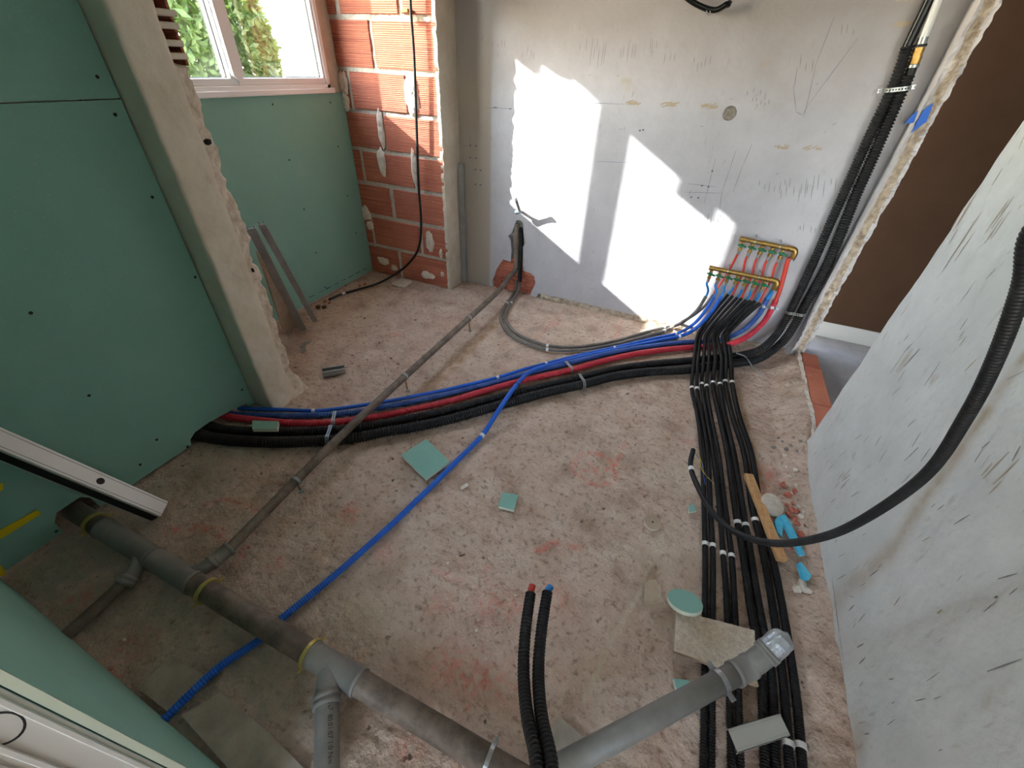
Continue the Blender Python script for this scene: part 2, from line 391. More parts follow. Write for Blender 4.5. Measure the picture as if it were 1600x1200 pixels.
# ---- floor: a height field
FX0, FX1, FY0, FY1, FS = -2.32, .74, -1.3, 2.72, .0085
xs = np.arange(FX0, FX1+FS/2, FS); ys = np.arange(FY0, FY1+FS/2, FS); X, Y = np.meshgrid(xs, ys)
nb = grid_noise(X, Y, 9, 1, 5, .6); ns = grid_noise(X*1.0, Y*1.6, 34, 2, 3, .6)
Z = -.004+(nb-.5)*.016+(ns-.5)*.012
def sst(a, b, v): t = np.clip((v-a)/(b-a), 0, 1); return t*t*(3-2*t)
bank = sst(.60, .73, X)*.075*sst(1.5, 1.9, Y)*(1-.4*sst(2.4, 2.6, Y))+sst(.61, .72, X)*.025*(1-sst(1.5, 1.9, Y))
Z += bank*(.7+.7*nb)
Z -= .004*sst(.3, -.2, Y)
Z = np.minimum(Z, np.where(X < .58, .004, .09))
def dist_seg(a, b):
    ax, ay, bx, by = a[0], a[1], b[0], b[1]; dx, dy = bx-ax, by-ay; L2 = dx*dx+dy*dy+1e-9
    t = np.clip(((X-ax)*dx+(Y-ay)*dy)/L2, 0, 1); return np.hypot(X-ax-t*dx, Y-ay-t*dy)
def fpx(*p): return [pt(a, b, z=0) for a, b in p]
paint = np.zeros_like(X); pale = np.zeros_like(X); rust = np.zeros_like(X); grey = np.zeros_like(X)
def stroke(arr, pts, wd, s=1.0):
    for a, b in zip(pts[:-1], pts[1:]):
        np.maximum(arr, s*np.clip(1.3-dist_seg(a, b)/wd, 0, 1), out=arr)
def blob(arr, p, r, s=1.0): np.maximum(arr, s*np.exp(-((X-p[0])**2+(Y-p[1])**2)/r**2), out=arr)
c0 = pt(930, 731, z=0); ring = [(c0.x+.085*math.cos(a), c0.y+.085*math.sin(a)) for a in np.linspace(0, 6.3, 25)]
stroke(paint, ring, .014, .8); stroke(paint, fpx((912,735),(950,732)), .012, .7); stroke(paint, fpx((922,722),(935,742)), .012, .7)
stroke(paint, fpx((978,690),(962,728)), .010, .75)
stroke(paint, fpx((878,486),(842,525)), .012, .5); stroke(paint, fpx((972,500),(960,530)), .012, .5)
stroke(paint, fpx((260,830),(300,822),(345,830),(352,850)), .02, .6); stroke(paint, fpx((320,785),(365,780),(400,795)), .02, .5); stroke(paint, fpx((370,880),(395,830)), .02, .5)
stroke(paint, fpx((840,860),(870,845),(905,855)), .014, .7); stroke(paint, fpx((760,885),(765,915)), .012, .5); stroke(paint, fpx((680,890),(720,910)), .014, .4)
for p, r, s in (((545,800),.035,.8),((430,880),.03,.5),((600,865),.03,.6),((700,1040),.06,.55),((745,1060),.07,.5),((790,1065),.05,.5),((730,1100),.03,.6),((765,945),.05,.5),((800,945),.05,.4),((1205,740),.05,.7),((1195,765),.04,.6),
        ((1225,850),.05,.5),((120,935),.06,.45),((200,1010),.05,.4),((180,1045),.05,.4),((615,522),.035,.6),((870,505),.05,.4),((690,945),.04,.4),((640,1165),.04,.4),((870,930),.05,.4),((1075,690),.03,.4),((1215,600),.02,.4),((840,455),.05,.35),((700,500),.06,.3)):
    blob(paint, pt(*p, z=0), r, s)
stroke(pale, fpx((1042,825),(1030,850),(1008,905),(1000,925),(955,1000),(915,1095)), .010, .9)
stroke(pale, fpx((560,715),(590,740),(640,780)), .008, .35)
for p, r, s in (((570,960),.09,.8),((1060,740),.09,.5),((1060,860),.12,.45),((1000,870),.1,.35),((1060,960),.08,.5),((960,1160),.1,.3),((250,700),.12,.3)): blob(pale, pt(*p, z=0), r, s)
stroke(rust, fpx((790,490),(700,580),(640,640)), .03, .8); stroke(rust, fpx((1150,590),(1170,680),(1190,760)), .02, .8)
stroke(rust, fpx((1125,650),(1145,780),(1170,900),(1190,1050)), .012, .7)
for p, r, s in (((100,960),.3,1),((250,920),.25,.8),((320,1110),.35,.9),((130,880),.25,1),((400,1150),.3,.6),((380,700),.15,.6),((320,760),.15,.6)): blob(grey, pt(*p, z=0), r, s)
nX, nY = len(xs), len(ys)
V = np.c_[X.ravel(), Y.ravel(), Z.ravel()]
ii, jj = np.meshgrid(np.arange(nX-1), np.arange(nY-1)); a = (jj*nX+ii).ravel()
fl = obj('floor', V, np.c_[a, a+1, a+1+nX, a+nX], MF, None, smooth=True, label='rough scraped concrete floor with pink paint marks', cat='floor', kind='structure')
for nm, A in (('paint', paint), ('pale', pale), ('rust', rust), ('grey', grey)):
    at = fl.data.attributes.new(nm, 'FLOAT', 'POINT'); at.data.foreach_set('value', A.ravel().astype(np.float32))
for P in (((215,1075),(268,1024),(328,1062),(262,1112)), ((283,1118),(345,1082),(420,1145),(480,1205),(400,1250)), ((872,1118),(948,1182),(905,1215),(855,1160))):
    obj('tile', *prism([pt(x, y, z=.0085) for x, y in P], .02), MTL, fl)
obj('floor_hall', *abox(.80, 2.4, 1.0, YH+.1, -.06, .0), MHF, None, label='grey floor of the dark hallway beyond the opening', cat='floor', kind='structure')
# ---- ceiling
obj('ceiling', *abox(-2.4, 2.4, -3.2, 3.1, ZC, ZC+.12), MCEI, None, label='white ceiling above the room', cat='ceiling', kind='structure')
# ---- back wall with chase and round hole
hole_c = pt(1140, 177, y=YK); hole = [(hole_c.x+.031*math.cos(t), hole_c.z+.031*math.sin(t)) for t in np.linspace(0, 2*math.pi, 20, endpoint=False)]
chase = [(-1.10,.505),(-1.075,.515),(-1.05,.495),(-1.04,.40),(-1.022,.375),(-1.042,.34),(-1.035,.24),(-1.03,.17),(-.985,.165),(-.945,.15),(-.93,.10),(-.955,.03),(-.97,.0),(-1.26,.0),(-1.275,.04),(-1.235,.15),(-1.19,.225),(-1.13,.215),(-1.125,.30),(-1.135,.37),(-1.155,.395),(-1.128,.42)]
patch = [(c_[0], c_[1]) for c_ in [(pt(x, y, y=YK).x, pt(x, y, y=YK).z) for x, y in ((897,392),(907,378),(911,390),(906,405),(895,402))]]
bot = [(x, (.012 if x > -.9 else -.02)+.012*mn.noise(Vector((x*14, 0, 3)))+(.02*(.5+mn.noise(Vector((x*5, 2, 0)))) if -.9 < x < .6 else 0)) for x in np.linspace(XS-.03, XR+.07, 80)]
# merge chase into the lower edge
left = [b for b in bot if b[0] < -1.285]; right = [b for b in bot if b[0] > -.96]
ch = [(-1.26,-.02)]+[chase[i] for i in (14,15,16,17,18,19,20,21,0,1,2,3,4,5,6,7,8,9,10,11)]+[(-.97,-.02)]
outline = left+ch+right+[(XR+.07, ZC), (XS-.03, ZC)]
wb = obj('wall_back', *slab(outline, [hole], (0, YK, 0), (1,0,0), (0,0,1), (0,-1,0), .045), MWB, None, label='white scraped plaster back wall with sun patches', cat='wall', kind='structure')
obj('backing', *abox(XS-.03, XR+.07, YK+.046, YK+.16, -.02, ZC), MMO, wb)
obj('broken_brick', *rough_block(-1.29, -.92, YK+.012, YK+.046, 0, .24, .02, lambda p: p+Vector((0, .02*mn.noise(p*22)+.012*mn.noise(p*60), 0))), MBR, wb, smooth=False)
obj('skirting_ledge', *rough_block(-.88, .60, YK-.012, YK+.01, -.005, .03, .012, lambda p: p+Vector((0, .010*mn.noise(p*30), .012*mn.noise(p*25) if p.z > .01 else 0))), MBRK, wb)
def marks(name, parent, segs, O, u, v, n, mt, lift=.0006):
    O, u, v, n = Vector(O), Vector(u), Vector(v), Vector(n); V = []; F = []
    for (a, b, c, d, wd) in segs:
        p, q = O+u*a+v*b+n*lift, O+u*c+v*d+n*lift; t = (q-p)
        if t.length < 1e-5: continue
        s = t.cross(n).normalized()*wd/2; k = len(V); p = p+n*(lift*.5*rg.random()); q = q+n*(lift*.5*rg.random()); V += [p-s*.5, p+s*.5, (p+q)/2+s, q+s*.4, q-s*.4, (p+q)/2-s]; F.append([k, k+1, k+2, k+3, k+4, k+5])
    return obj(name, V, F, mt, parent, kind='stuff')
def bp(x, y): p = pt(x, y, y=YK); return p.x, p.z
segs = []; rg = random.Random(9)
for cx, cy, n_s, sp, ln in ((925,75,4,9,30),(940,85,5,6,45),(985,85,5,6,35),(1025,75,3,6,28),(1100,100,5,6,22),(1185,150,5,7,14),(780,70,5,7,18),(830,85,4,6,18),(1290,290,8,9,26),(1215,290,7,8,20),(1250,300,6,9,30),(1195,160,4,6,12),(1265,100,3,9,26),(965,45,2,9,12),(1330,50,3,8,25),(1120,340,4,7,12),(1270,360,5,8,14),(1050,95,3,7,25),(760,60,3,5,14)):
    for k in range(n_s):
        x = cx+(k-n_s/2)*sp+rg.uniform(-2, 2); y = cy+rg.uniform(-6, 6); l = ln*rg.uniform(.4, 1)
        a, b = bp(x, y-l/2); c, d = bp(x-l*.12, y+l/2); segs.append((a, b, c, d, .003))
for k in range(130):
    x, z = rg.uniform(-1.45, .55), rg.uniform(.1, 1.75); l = rg.uniform(.006, .03); t = rg.choice((1.5, 1.6, 1.4, .1, .7))
    segs.append((x, z, x+l*math.cos(t), z+l*math.sin(t), rg.uniform(.0015, .003)))
marks('scratches', wb, segs, (0, YK, 0), (1,0,0), (0,0,1), (0,-1,0), MSCR)
segs = []
for x, y, l in ((985,162,22),(1040,164,24),(1105,167,22),(1218,231,24),(1268,233,30),(1410,0,30),(1405,40,18)):
    for k in range(14):
        a, b = bp(x+rg.uniform(-l/2, l/2), y+rg.uniform(-3, 3)); t = rg.uniform(.5, 1.2); s = rg.uniform(.012, .03); segs.append((a, b, a+s*math.cos(t)*(1.6 if y < 200 else 1), b+s*math.sin(t)*.5, .007))
marks('tan_gouges', wb, segs, (0, YK, 0), (1,0,0), (0,0,1), (0,-1,0), MSCT, .0009)
segs = []
def pl(*P, wd=.002):
    for (x0, y0), (x1, y1) in zip(P[:-1], P[1:]): segs.append(bp(x0, y0)+bp(x1, y1)+(wd,))
pl((1118,248),(1100,318)); pl((1075,287),(1120,292)); pl((1070,300),(1130,302)); pl((1150,235),(1140,265),(1128,300),(1124,330)); pl((1175,225),(1160,260),(1145,300)); pl((1304,25),(1275,100),(1256,185)); pl((1340,60),(1262,165)); pl((1246,105),(1240,140),(1244,175),(1254,180),(1262,165))
pl((930,252),(985,254)); pl((905,160),(980,163)); pl((722,228),(732,228)); pl((735,210),(735,235)); pl((760,168),(800,170))
for x, y in ((735,227),(744,228),(735,246),(744,247),(743,265),(751,266),(743,288),(751,289),(1113,267),(1097,290),(1107,292),(1091,309),(1080,308),(1005,203),(1000,204)):
    pl((x-1.6, y), (x+1.6, y), wd=.010)
pl((770,168),(777,168), wd=.006); pl((795,170),(800,170), wd=.006)
marks('pencil_marks', wb, segs, (0, YK, 0), (1,0,0), (0,0,1), (0,-1,0), MSCL, .0012)
# ---- brick wall of the alcove
wk = empty('wall_brick', (-1.86, YB, 0), 'red hollow brick alcove wall with grey mortar joints and plaster dabs', 'wall', kind='structure')
obj('mortar', *rough_block(XW-.14, XS-.012, YB+.006, YB+.19, -.01, ZC, .03, lambda p: p+(Vector((0, .006*mn.noise(p*40), 0)) if p.y < YB+.02 else Vector((0,0,0)))), MMO, wk)
joints = [-.01, .215, .43, .645, .85, 1.06, 1.268, 1.5, 1.71, 1.92, 2.13, 2.34, 2.5]
for r_, (z0, z1) in enumerate(zip(joints[:-1], joints[1:])):
    cuts = [XW-.13, -2.155, -1.735, XS-.004] if r_ % 2 else [XW-.13, -1.945, XS-.004]
    for k, (x0, x1) in enumerate(zip(cuts[:-1], cuts[1:])):
        j = rg.uniform(-.002, .002); g = .0135+rg.uniform(-.002, .003)
        obj('brick', *abox(x0+(g if k else 0), x1-(g if k < len(cuts)-2 else 0), YB-.004+j, YB+.05, z0+g*.9, z1-g*.9, .003), MBR, wk)
def dab(px, py, rx, rz, seed):
    c = pt(px, py, y=YB); V = [Vector((c.x, YB-.02, c.z))]; F = []
    m = 30; rings = 6
    for q in range(1, rings+1):
        for k in range(m):
            th = 2*math.pi*k/m; w_ = 1.1+.35*mn.noise(Vector((math.cos(th)*1.5, math.sin(th)*1.5, seed)))+.2*mn.noise(Vector((math.cos(th)*4, math.sin(th)*4, seed)))
            f = q/rings; V.append(Vector((c.x+rx*f*w_*math.cos(th), YB-.004-.016*math.sqrt(max(0, 1-f*f))*(1+.5*mn.noise(Vector((k*.6, q*.9, seed)))), c.z+rz*f*w_*math.sin(th))))
    for k in range(m): F.append([0, 1+k, 1+(k+1) % m])
    for q in range(rings-1):
        for k in range(m): a_, b_ = 1+q*m+k, 1+q*m+(k+1) % m; F.append([a_, a_+m, b_+m, b_])
    obj('plaster_dab', *fixnormals(V, F), MDAB, wk, smooth=True)
for a_ in ((537,130,.035,.055,1),(541,160,.028,.045,2),(597,252,.03,.075,3),(571,333,.04,.05,4),(579,352,.03,.03,13),(672,378,.035,.065,5),(690,396,.012,.03,6),(600,407,.05,.03,7),(617,418,.03,.02,8),(668,430,.05,.028,9),(645,150,.045,.085,10),(640,145,.03,.07,12),(692,428,.012,.02,11),(596,200,.022,.10,14),(648,262,.02,.09,15)): dab(*a_)
# broken plaster reveal beside the bricks
rv = [(YB-.008+.012*mn.noise(Vector((0, z*26, 5)))+.006*mn.noise(Vector((3, z*75, 1))), z) for z in np.linspace(-.01, ZC, 170)]
obj('wall_reveal', *slab(rv+[(YK+.01, ZC), (YK+.01, -.01)], [], (XS, 0, 0), (0,1,0), (0,0,1), (1,0,0), .02), MPL, None, label='narrow cream plaster reveal with jagged edge beside the bricks', cat='wall', kind='structure')
# ---- window wall
sun_cut = []
for (x, y) in ((935,147),(866,88),(875,113),(853,97),(848,117),(820,95)): sun_cut.append((x, y))
def wmap(x, y):                            # sun patch point on the back wall -> where that ray crosses the window wall
    p = pt(x, y, y=YK); s = (p.x-XW)/SUN.x; q = p-SUN*s; return q.y, q.z
wz0, wz1, wy0, wy1 = 1.155, 2.19, 1.29, 2.335
head = [(wy1, 2.17)]  # unseen jagged edge, made up to cut the sun patches to shape
for p in ((820,95),(848,117),(853,97),(875,113),(866,88),(935,147),(990,205),(1075,280),(1067,303),(1120,347),(1128,322),(1160,350)):
    head.append(wmap(*p))
head.append((wy0, 2.13))
ww = obj('wall_window', *slab([(.85, -.01), (YK, -.01), (YK, ZC), (.85, ZC)], [[(wy0, wz0-.01), (wy1, wz0-.01)]+head], (XW-.015, 0, 0), (0,1,0), (0,0,1), (1,0,0), .03), MPL, None, label='outer wall around the window with head edge notched to shape the sun patches', cat='wall', kind='structure')
obj('outer_leaf', *slab([(.85, -.01), (YK, -.01), (YK, ZC), (.85, ZC)], [[(wy0-.05, wz0-.02), (wy1+.03, wz0-.02), (wy1+.03, 2.32), (wy0-.05, 2.32)]], (XW-.0455, 0, 0), (0,1,0), (0,0,1), (1,0,0), .05), MPL, ww)
gb = obj('board', *slab([(.95, .012), (YB-.012, .012), (YB-.012, 1.150), (.95, 1.150)], [], (XW, 0, 0), (0,1,0), (0,0,1), (1,0,0), .0125), [MGR], ww, label='pale green plasterboard under the window')
def screw(parent, p, n):
    V, F = lathe(Vector(p)-Vector(n)*.001, n, [(0, .005), (.0016, .005), (.0017, .002)], 10); obj('screw', V, F, MSW, parent)
for x, y in ((426,163),(516,160),(452,250),(528,229),(475,327),(543,306),(494,395),(556,364),(508,449),(569,421),(540,446)):
    screw(gb, pt(x, y, x=XW), (1,0,0))
obj('blue_print', *join(*[slab([(y_, .045+.012*(k % 3)*.3), (y_+.05, .046), (y_+.05, .052), (y_, .051+.004*(k % 2))], [], (XW+.0005, 0, 0), (0,1,0), (0,0,1), (1,0,0), .0004) for k, y_ in enumerate(np.arange(1.72, 2.38, .075))]), mat('faded_blue_print', srgb(60, 120, 140), .8), gb)
# ---- window_1
wn = empty('window_1', (XW-.03, 1.8, wz0), 'white framed two sash window looking on to green foliage', 'window', kind='structure')
fx0, fx1 = XW-.055, XW+.012
FR = []
for a_ in ((wy0, wy1, wz0, 1.195), (wy0, wy1, 2.265, 2.30), (wy0, 1.305, wz0, 2.30), (2.305, wy1, wz0, 2.30)):
    FR.append(abox(fx0, fx1, a_[0], a_[1], a_[2], a_[3], .004))
obj('window_frame', *join(*FR), MUP, wn)
obj('sill_trim', *abox(XW-.01, XW+.022, wy0, wy1+.02, 1.151, 1.176, .003), MUP, wn)
for (a0, a1) in ((1.305, 1.732), (1.734, 2.305)):
    sx0, sx1 = XW-.05, XW+.006; bw = .012 if a0 < 1.4 else .036; bw2 = .036 if a0 < 1.4 else .014
    s_ = empty('sash', (XW-.02, (a0+a1)/2, 1.195)); s_.parent = wn; s_.location = Vector((XW-.02, (a0+a1)/2, 1.195))-ORG[wn.name]
    obj('sash_frame', *join(abox(sx0, sx1, a0, a1, 1.195, 1.224, .003), abox(sx0, sx1, a0, a1, 2.25, 2.265, .003), abox(sx0, sx1, a0, a0+bw, 1.224, 2.25, .003), abox(sx0, sx1, a1-bw2, a1, 1.224, 2.25, .003)), MUP, s_)
    obj('glass_pane', *abox(XW-.026, XW-.022, a0+bw-.004, a1-bw2+.004, 1.22, 2.254), MGL, s_)
    obj('gasket', *join(abox(XW-.03, XW-.017, a0+bw-.001, a0+bw+.004, 1.224, 2.25), abox(XW-.03, XW-.017, a1-bw2-.004, a1-bw2+.001, 1.224, 2.25), abox(XW-.03, XW-.017, a0+bw, a1-bw2, 1.222, 1.227)), MSW, s_)
V_, F_ = slab([(-.030, 0), (0, -.028), (.030, 0), (.030, .9), (-.030, .9)], [], (XW+.024, 1.733, 1.236), (0,1,0), (0,0,1), (1,0,0), .02)
obj('astragal', V_, F_, MUP, wn)
# ---- broken pier between the left wall and the alcove
MPR = mat('pier_plaster', srgb(222, 209, 190), .9, col2=srgb(234, 224, 208), vscale=7, bumps=((30, .004, 6),), spec=.2)
def pierfn(p):
    q = p.copy(); k = max(0, (p.y-1.035)/.055)
    if p.x > XP-.06:
        if k > 0: q += Vector((-.016*k*abs(mn.noise(p*9))-.012*k-.010*k*abs(mn.noise(p*38)), k*(.040*mn.noise(Vector((0, 0, p.z*3.1)))+.022*mn.noise(Vector((2, 0, p.z*11)))+.014*mn.noise(p*33)), .012*mn.noise(p*30)*k))
        e = max(0, 1-abs(p.y-YP)/.025)
        if p.x > XP-.004 and e > 0: q += Vector((-.012*e*max(0, mn.noise(Vector((0, 1, p.z*11)))), .012*e*max(0, mn.noise(Vector((4, 1, p.z*9)))), 0))
        q.x += .003*mn.noise(p*25)
        f = max(0, 1-p.z/.12); q.x += f*f*.025*(1+mn.noise(p*20)); q.y += f*f*.03*k
    if p.z > 1.285 and p.y > 1.04: q.y = min(q.y, 1.045+.01*mn.noise(p*20))
    return q
V_, F_ = rough_block(-1.72, XP, YP, 1.09, -.01, ZC, .0115, pierfn)
pier = obj('wall_pier', V_, F_, [MPR, MGP, mat('torn_plaster', srgb(190, 172, 150), .95, col2=srgb(232, 222, 206), vscale=24, bumps=((55, .010, 6),), spec=.1)], None, smooth=False, label='broken cream plaster pier left standing beside the green wall', cat='wall', kind='structure')
for f in pier.data.polygons:
    if f.normal.y < -.6: f.material_index = 1
    elif (f.center+ORG[pier.name]).y > 1.045: f.material_index = 2
    f.use_smooth = abs(f.normal.z) < .9
for k in range(9):
    z = 1.30+k*.035+rg.uniform(-.004, .004)
    obj('clay_rib', *abox(-1.69, XP-.006-rg.uniform(0, .012), 1.035, 1.108+rg.uniform(-.010, .006), z, z+.016, .003), MPR, pier)
obj('gap_shade', *abox(-1.70, -1.675, 1.035, 1.105, 1.28, 1.62), MDK, pier)  # dark plate painted as the shade between the clay ribs
obj('clay_web', *abox(-1.70, XP-.02, 1.092, 1.100, 1.285, 1.62), MBR, pier)
for z in (1.07, .62): obj('cavity_shade', *rock((XP-.006, 1.06, z), .012, int(z*50)), MDK, pier)  # near-black lumps paint the shade of holes in the plaster
obj('wall_leak_stop', *abox(-2.40, -1.705, .82, .99, -.01, ZC), MPL, None, label='unseen closing wall added behind the green lining against light leaks', cat='wall', kind='structure')  # unseen wall, added to stop light leaking in behind the pier
# ---- left wall: green boards
obj('wall_outer', *abox(-1.95, -1.81, -3.2, .815, -.05, ZC), MPL, None, label='unseen outer wall behind the green lining on the left, extended to block the sun', cat='wall', kind='structure')  # unseen; run on behind the camera to block the sun
obj('floor_rear', *abox(-1.81, .72, -3.2, -1.3, -.08, -.006), MHF, None, label='floor of the room behind the camera', cat='floor', kind='structure')
obj('wall_rear', *slab([(-1.95, -.05), (2.4, -.05), (2.4, ZC), (-1.95, ZC)], [[(-.3, 1.05), (1.7, 1.05), (1.7, 2.4), (-.3, 2.4)]], (0, -3.2, 0), (1,0,0), (0,0,1), (0,1,0), .2), MPL, None, label='unseen wall behind the camera with an added opening for fill light', cat='wall', kind='structure')  # unseen wall; its opening is added and sized to tune the fill light
wl = empty('wall_left', (XL, .4, 0), 'dark green moisture resistant plasterboard wall on the left', 'wall', kind='structure')
obj('backing', *abox(-1.80, XL-.0135, -.10, .81, 0.115, ZC), MPL, wl)
lo = [(-.03, .008), (.150, .008), (.152, .06), (.172, .088), (.240, .090), (.258, .066), (.262, .010), (.60, .010), (.605, .036), (.635, .055), (.70, .058), (.80, .046), (.87, .032), (.876, .010), (.908, .008), (.908, 1.199), (-.03, 1.199)]
b1 = obj('board', *slab(lo, [], (XL, 0, 0), (0,1,0), (0,0,1), (1,0,0), .0125), MGR, wl)
b2 = obj('board', *slab([(-.03, 1.2035), (.908, 1.2025), (.908, ZC-.002), (-.03, ZC-.002)], [], (XL, 0, 0), (0,1,0), (0,0,1), (1,0,0), .0125), MGR, wl)
for x, y in ((152,120),(180,179),(238,308),(305,433),(48,489),(139,618),(219,726),(293,698),(378,609),(88,830),(245,687)):
    p = pt(x, y, x=XL); screw(b1 if p.z < 1.2 else b2, p, (1,0,0))
# ---- near partition stub
wp = empty('wall_near', (-.9, -.04, 0), 'stub of stud partition at lower left with green board and steel stud', 'wall', kind='structure')
u_ = Vector((1.178, -.034, 0)).normalized(); nrm = Vector((-u_.y, u_.x, 0))
O_ = Vector((XL+.001, -.020, 0)); Lp = 1.178
obj('board', *slab([(0, -.02), (Lp, -.02), (Lp, ZC-.01), (0, ZC-.01)], [], O_, u_, (0,0,1), nrm, .0095), [MGR], wp)
obj('board_edge', *slab([(Lp-.002, -.02), (Lp+.002, -.02), (Lp+.002, ZC-.01), (Lp-.002, ZC-.01)], [], O_-nrm*.0004, u_, (0,0,1), nrm, .0085), MGE, wp)
def uv(a, b, z): return O_+u_*a-nrm*b+Vector((0, 0, z))
st = obj('stud', *join(cbox(uv(Lp-.004, .012+.026, 1.25), u_, nrm, (0,0,1), .001, .026, 1.24), cbox(uv(Lp-.022, .0125, 1.25), u_, nrm, (0,0,1), .018, .001, 1.24), cbox(uv(Lp-.022, .0635, 1.25), u_, nrm, (0,0,1), .018, .001, 1.24), cbox(uv(Lp-.002, .019, 1.25), u_, nrm, (0,0,1), .002, .003, 1.24, .001), cbox(uv(Lp-.002, .048, 1.25), u_, nrm, (0,0,1), .0025, .003, 1.24, .001), cbox(uv(Lp-.002, .060, 1.25), u_, nrm, (0,0,1), .0025, .0025, 1.24, .001)), mat('pale_galvanised', srgb(205, 200, 194), .5, metal=.15), wp)
V_ = []; F_ = []; hc = uv(Lp-.0028, .036, .775)
for k in range(24):
    th = 2*math.pi*k/24
    for R in (.0165, .019): V_.append(hc-nrm*(-R*math.cos(th))*.75+Vector((0, 0, R*math.sin(th)*1.5)))
F_ = [[2*k, 2*k+1, (2*k+3) % 48, (2*k+2) % 48] for k in range(24)]
obj('knockout', V_, F_, MSW, st)
obj('panel', *cbox(uv(Lp-.15, .075, 1.2), u_, nrm, (0,0,1), .152, .009, 1.19), MMR, wp)
# ---- right wall (near) with displaced surface
yy = np.arange(-1.3, 1.7651, .0105); zz = np.arange(-.02, ZC, .0105); Yg, Zg = np.meshgrid(yy, zz)
edge = 1.765+.018*(grid_noise(Zg, Zg*0, 5, 8, 4)-.5)*2+.03*sst(.12, 0, Zg)
Yg2 = np.where(Yg > 1.70, 1.70+(Yg-1.70)*(edge-1.70)/.065, Yg)
n1 = grid_noise(Yg, Zg, 3, 11, 4); n2 = grid_noise(Yg*2, Zg*.7, 22, 12, 3)
Xg = XR+(n1-.5)*.014+(n2-.5)*.004+.012*sst(1.735, 1.765, Yg)
V_ = np.c_[Xg.ravel(), Yg2.ravel(), Zg.ravel()]; m0, m1 = len(yy), len(zz)
ii, jj = np.meshgrid(np.arange(m0-1), np.arange(m1-1)); a = (jj*m0+ii).ravel(); Fq = np.c_[a, a+m0, a+m0+1, a+1].tolist()
k0 = len(V_); ev = np.c_[np.full(m1, XR+.07), Yg2[:,-1]-.004, zz]; V_ = np.vstack([V_, ev])
for j in range(m1-1): Fq.append([j*m0+m0-1, (j+1)*m0+m0-1, k0+j+1, k0+j])
k1 = len(V_); V_ = np.vstack([V_, np.c_[np.full(m1, XR+.07), np.full(m1, -1.3), zz]])
for j in range(m1-1): Fq.append([k0+j, k0+j+1, k1+j+1, k1+j])
wr = obj('wall_right', V_, Fq, MWR, None, smooth=True, label='near white scarred plaster wall on the right with brown streak', cat='wall', kind='structure')
bnd = np.zeros(len(V_), np.float32); sp_ = [pt(x, y, x=XR) for x, y in ((1640,500),(1600,556),(1520,672),(1440,785),(1400,850),(1360,890),(1320,920),(1306,940))]  # soft brown band, widening and fading downwards along the wall
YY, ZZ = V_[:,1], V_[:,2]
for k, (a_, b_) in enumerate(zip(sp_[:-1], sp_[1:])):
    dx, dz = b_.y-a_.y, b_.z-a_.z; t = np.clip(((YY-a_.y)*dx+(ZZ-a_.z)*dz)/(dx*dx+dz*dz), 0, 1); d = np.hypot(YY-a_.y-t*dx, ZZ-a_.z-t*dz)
    bnd = np.maximum(bnd, (.8-.07*k)*np.exp(-(d/(.010+.005*k))**2))
at = wr.data.attributes.new('brown_band', 'FLOAT', 'POINT'); at.data.foreach_set('value', bnd.astype(np.float32))
segs = []; segt = []
for k in range(200):
    y, z = rg.uniform(.15, 1.72), rg.uniform(.05, 1.35); l = rg.uniform(.008, .05)*(1.6 if rg.random() < .15 else 1); t = math.pi/2+rg.gauss(0, .22)
    (segt if rg.random() < .22 else segs).append((y, z, y+l*math.cos(t), z+l*math.sin(t), rg.uniform(.0015, .004)*(1.5 if rg.random() < .2 else 1)))
for x, y, m in ((1490,400,6),(1500,350,5),(1400,580,4),(1540,370,4),(1550,745,4),(1310,760,3)):
    p = pt(x, y, x=XR)
    for k in range(m): yq = p.y+rg.uniform(-.03, .03); zq = p.z+rg.uniform(-.03, .03); segt.append((yq, zq, yq+.004, zq+rg.uniform(.03, .10), .004))
p0, p1 = pt(1301, 905, x=XR), pt(1320, 1045, x=XR); segs.append((p0.y, p0.z, p1.y, p1.z, .002))
marks('scratches', wr, segs, (XR-.009, 0, 0), (0,1,0), (0,0,1), (-1,0,0), MSCR, 0)
marks('tan_gouges', wr, segt, (XR-.0085, 0, 0), (0,1,0), (0,0,1), (-1,0,0), MSCT, 0)
for nm in ('scratches.001', 'tan_gouges.001'):                      # lay the strokes on the uneven plaster
    o = bpy.data.objects[nm]; og = ORG[nm]
    for v in o.data.vertices:
        yv, zv = v.co.y+og.y, v.co.z+og.z; i_ = min(max(int((yv+1.3)/.0105), 0), m0-2); j_ = min(max(int((zv+.02)/.0105), 0), m1-2)
        v.co.x = min(Xg[j_, i_], Xg[j_+1, i_], Xg[j_, i_+1], Xg[j_+1, i_+1])-.0006-og.x
# ---- right jamb stub, broken end
def jambfn(p):
    q = p.copy(); k = max(0, 1-abs(p.y-2.545)/.03)
    if k > 0:
        inner = 1-abs((p.x-(XR+.033))/.04)**2
        q.y += k*(.026*max(0, inner)*(.7+mn.noise(Vector((p.x*20, 0, p.z*9))))+.012*mn.noise(p*48)+.008*mn.noise(p*90)); q.x += k*(.005*mn.noise(p*35)+.005*mn.noise(Vector((1, 0, p.z*8))))
    f = max(0, 1-p.z/.10); q.x -= f*f*.05*(1+.6*mn.noise(p*25)); q.y -= f*f*.03*(1+mn.noise(p*30))
    return q
V_, F_ = rough_block(XR, XR+.062, 2.545, YK+.03, -.01, ZC, .0078, jambfn)
wj = obj('wall_jamb', V_, F_, [MW, MBRK], None, label='thin white wall stub with torn brick core beside the black pipes', cat='wall', kind='structure')
for f in wj.data.polygons:
    c_ = f.center+ORG[wj.name]
    if f.normal.y < -.3 and c_.y < 2.6 and XR+.016 < c_.x < XR+.050: f.material_index = 1
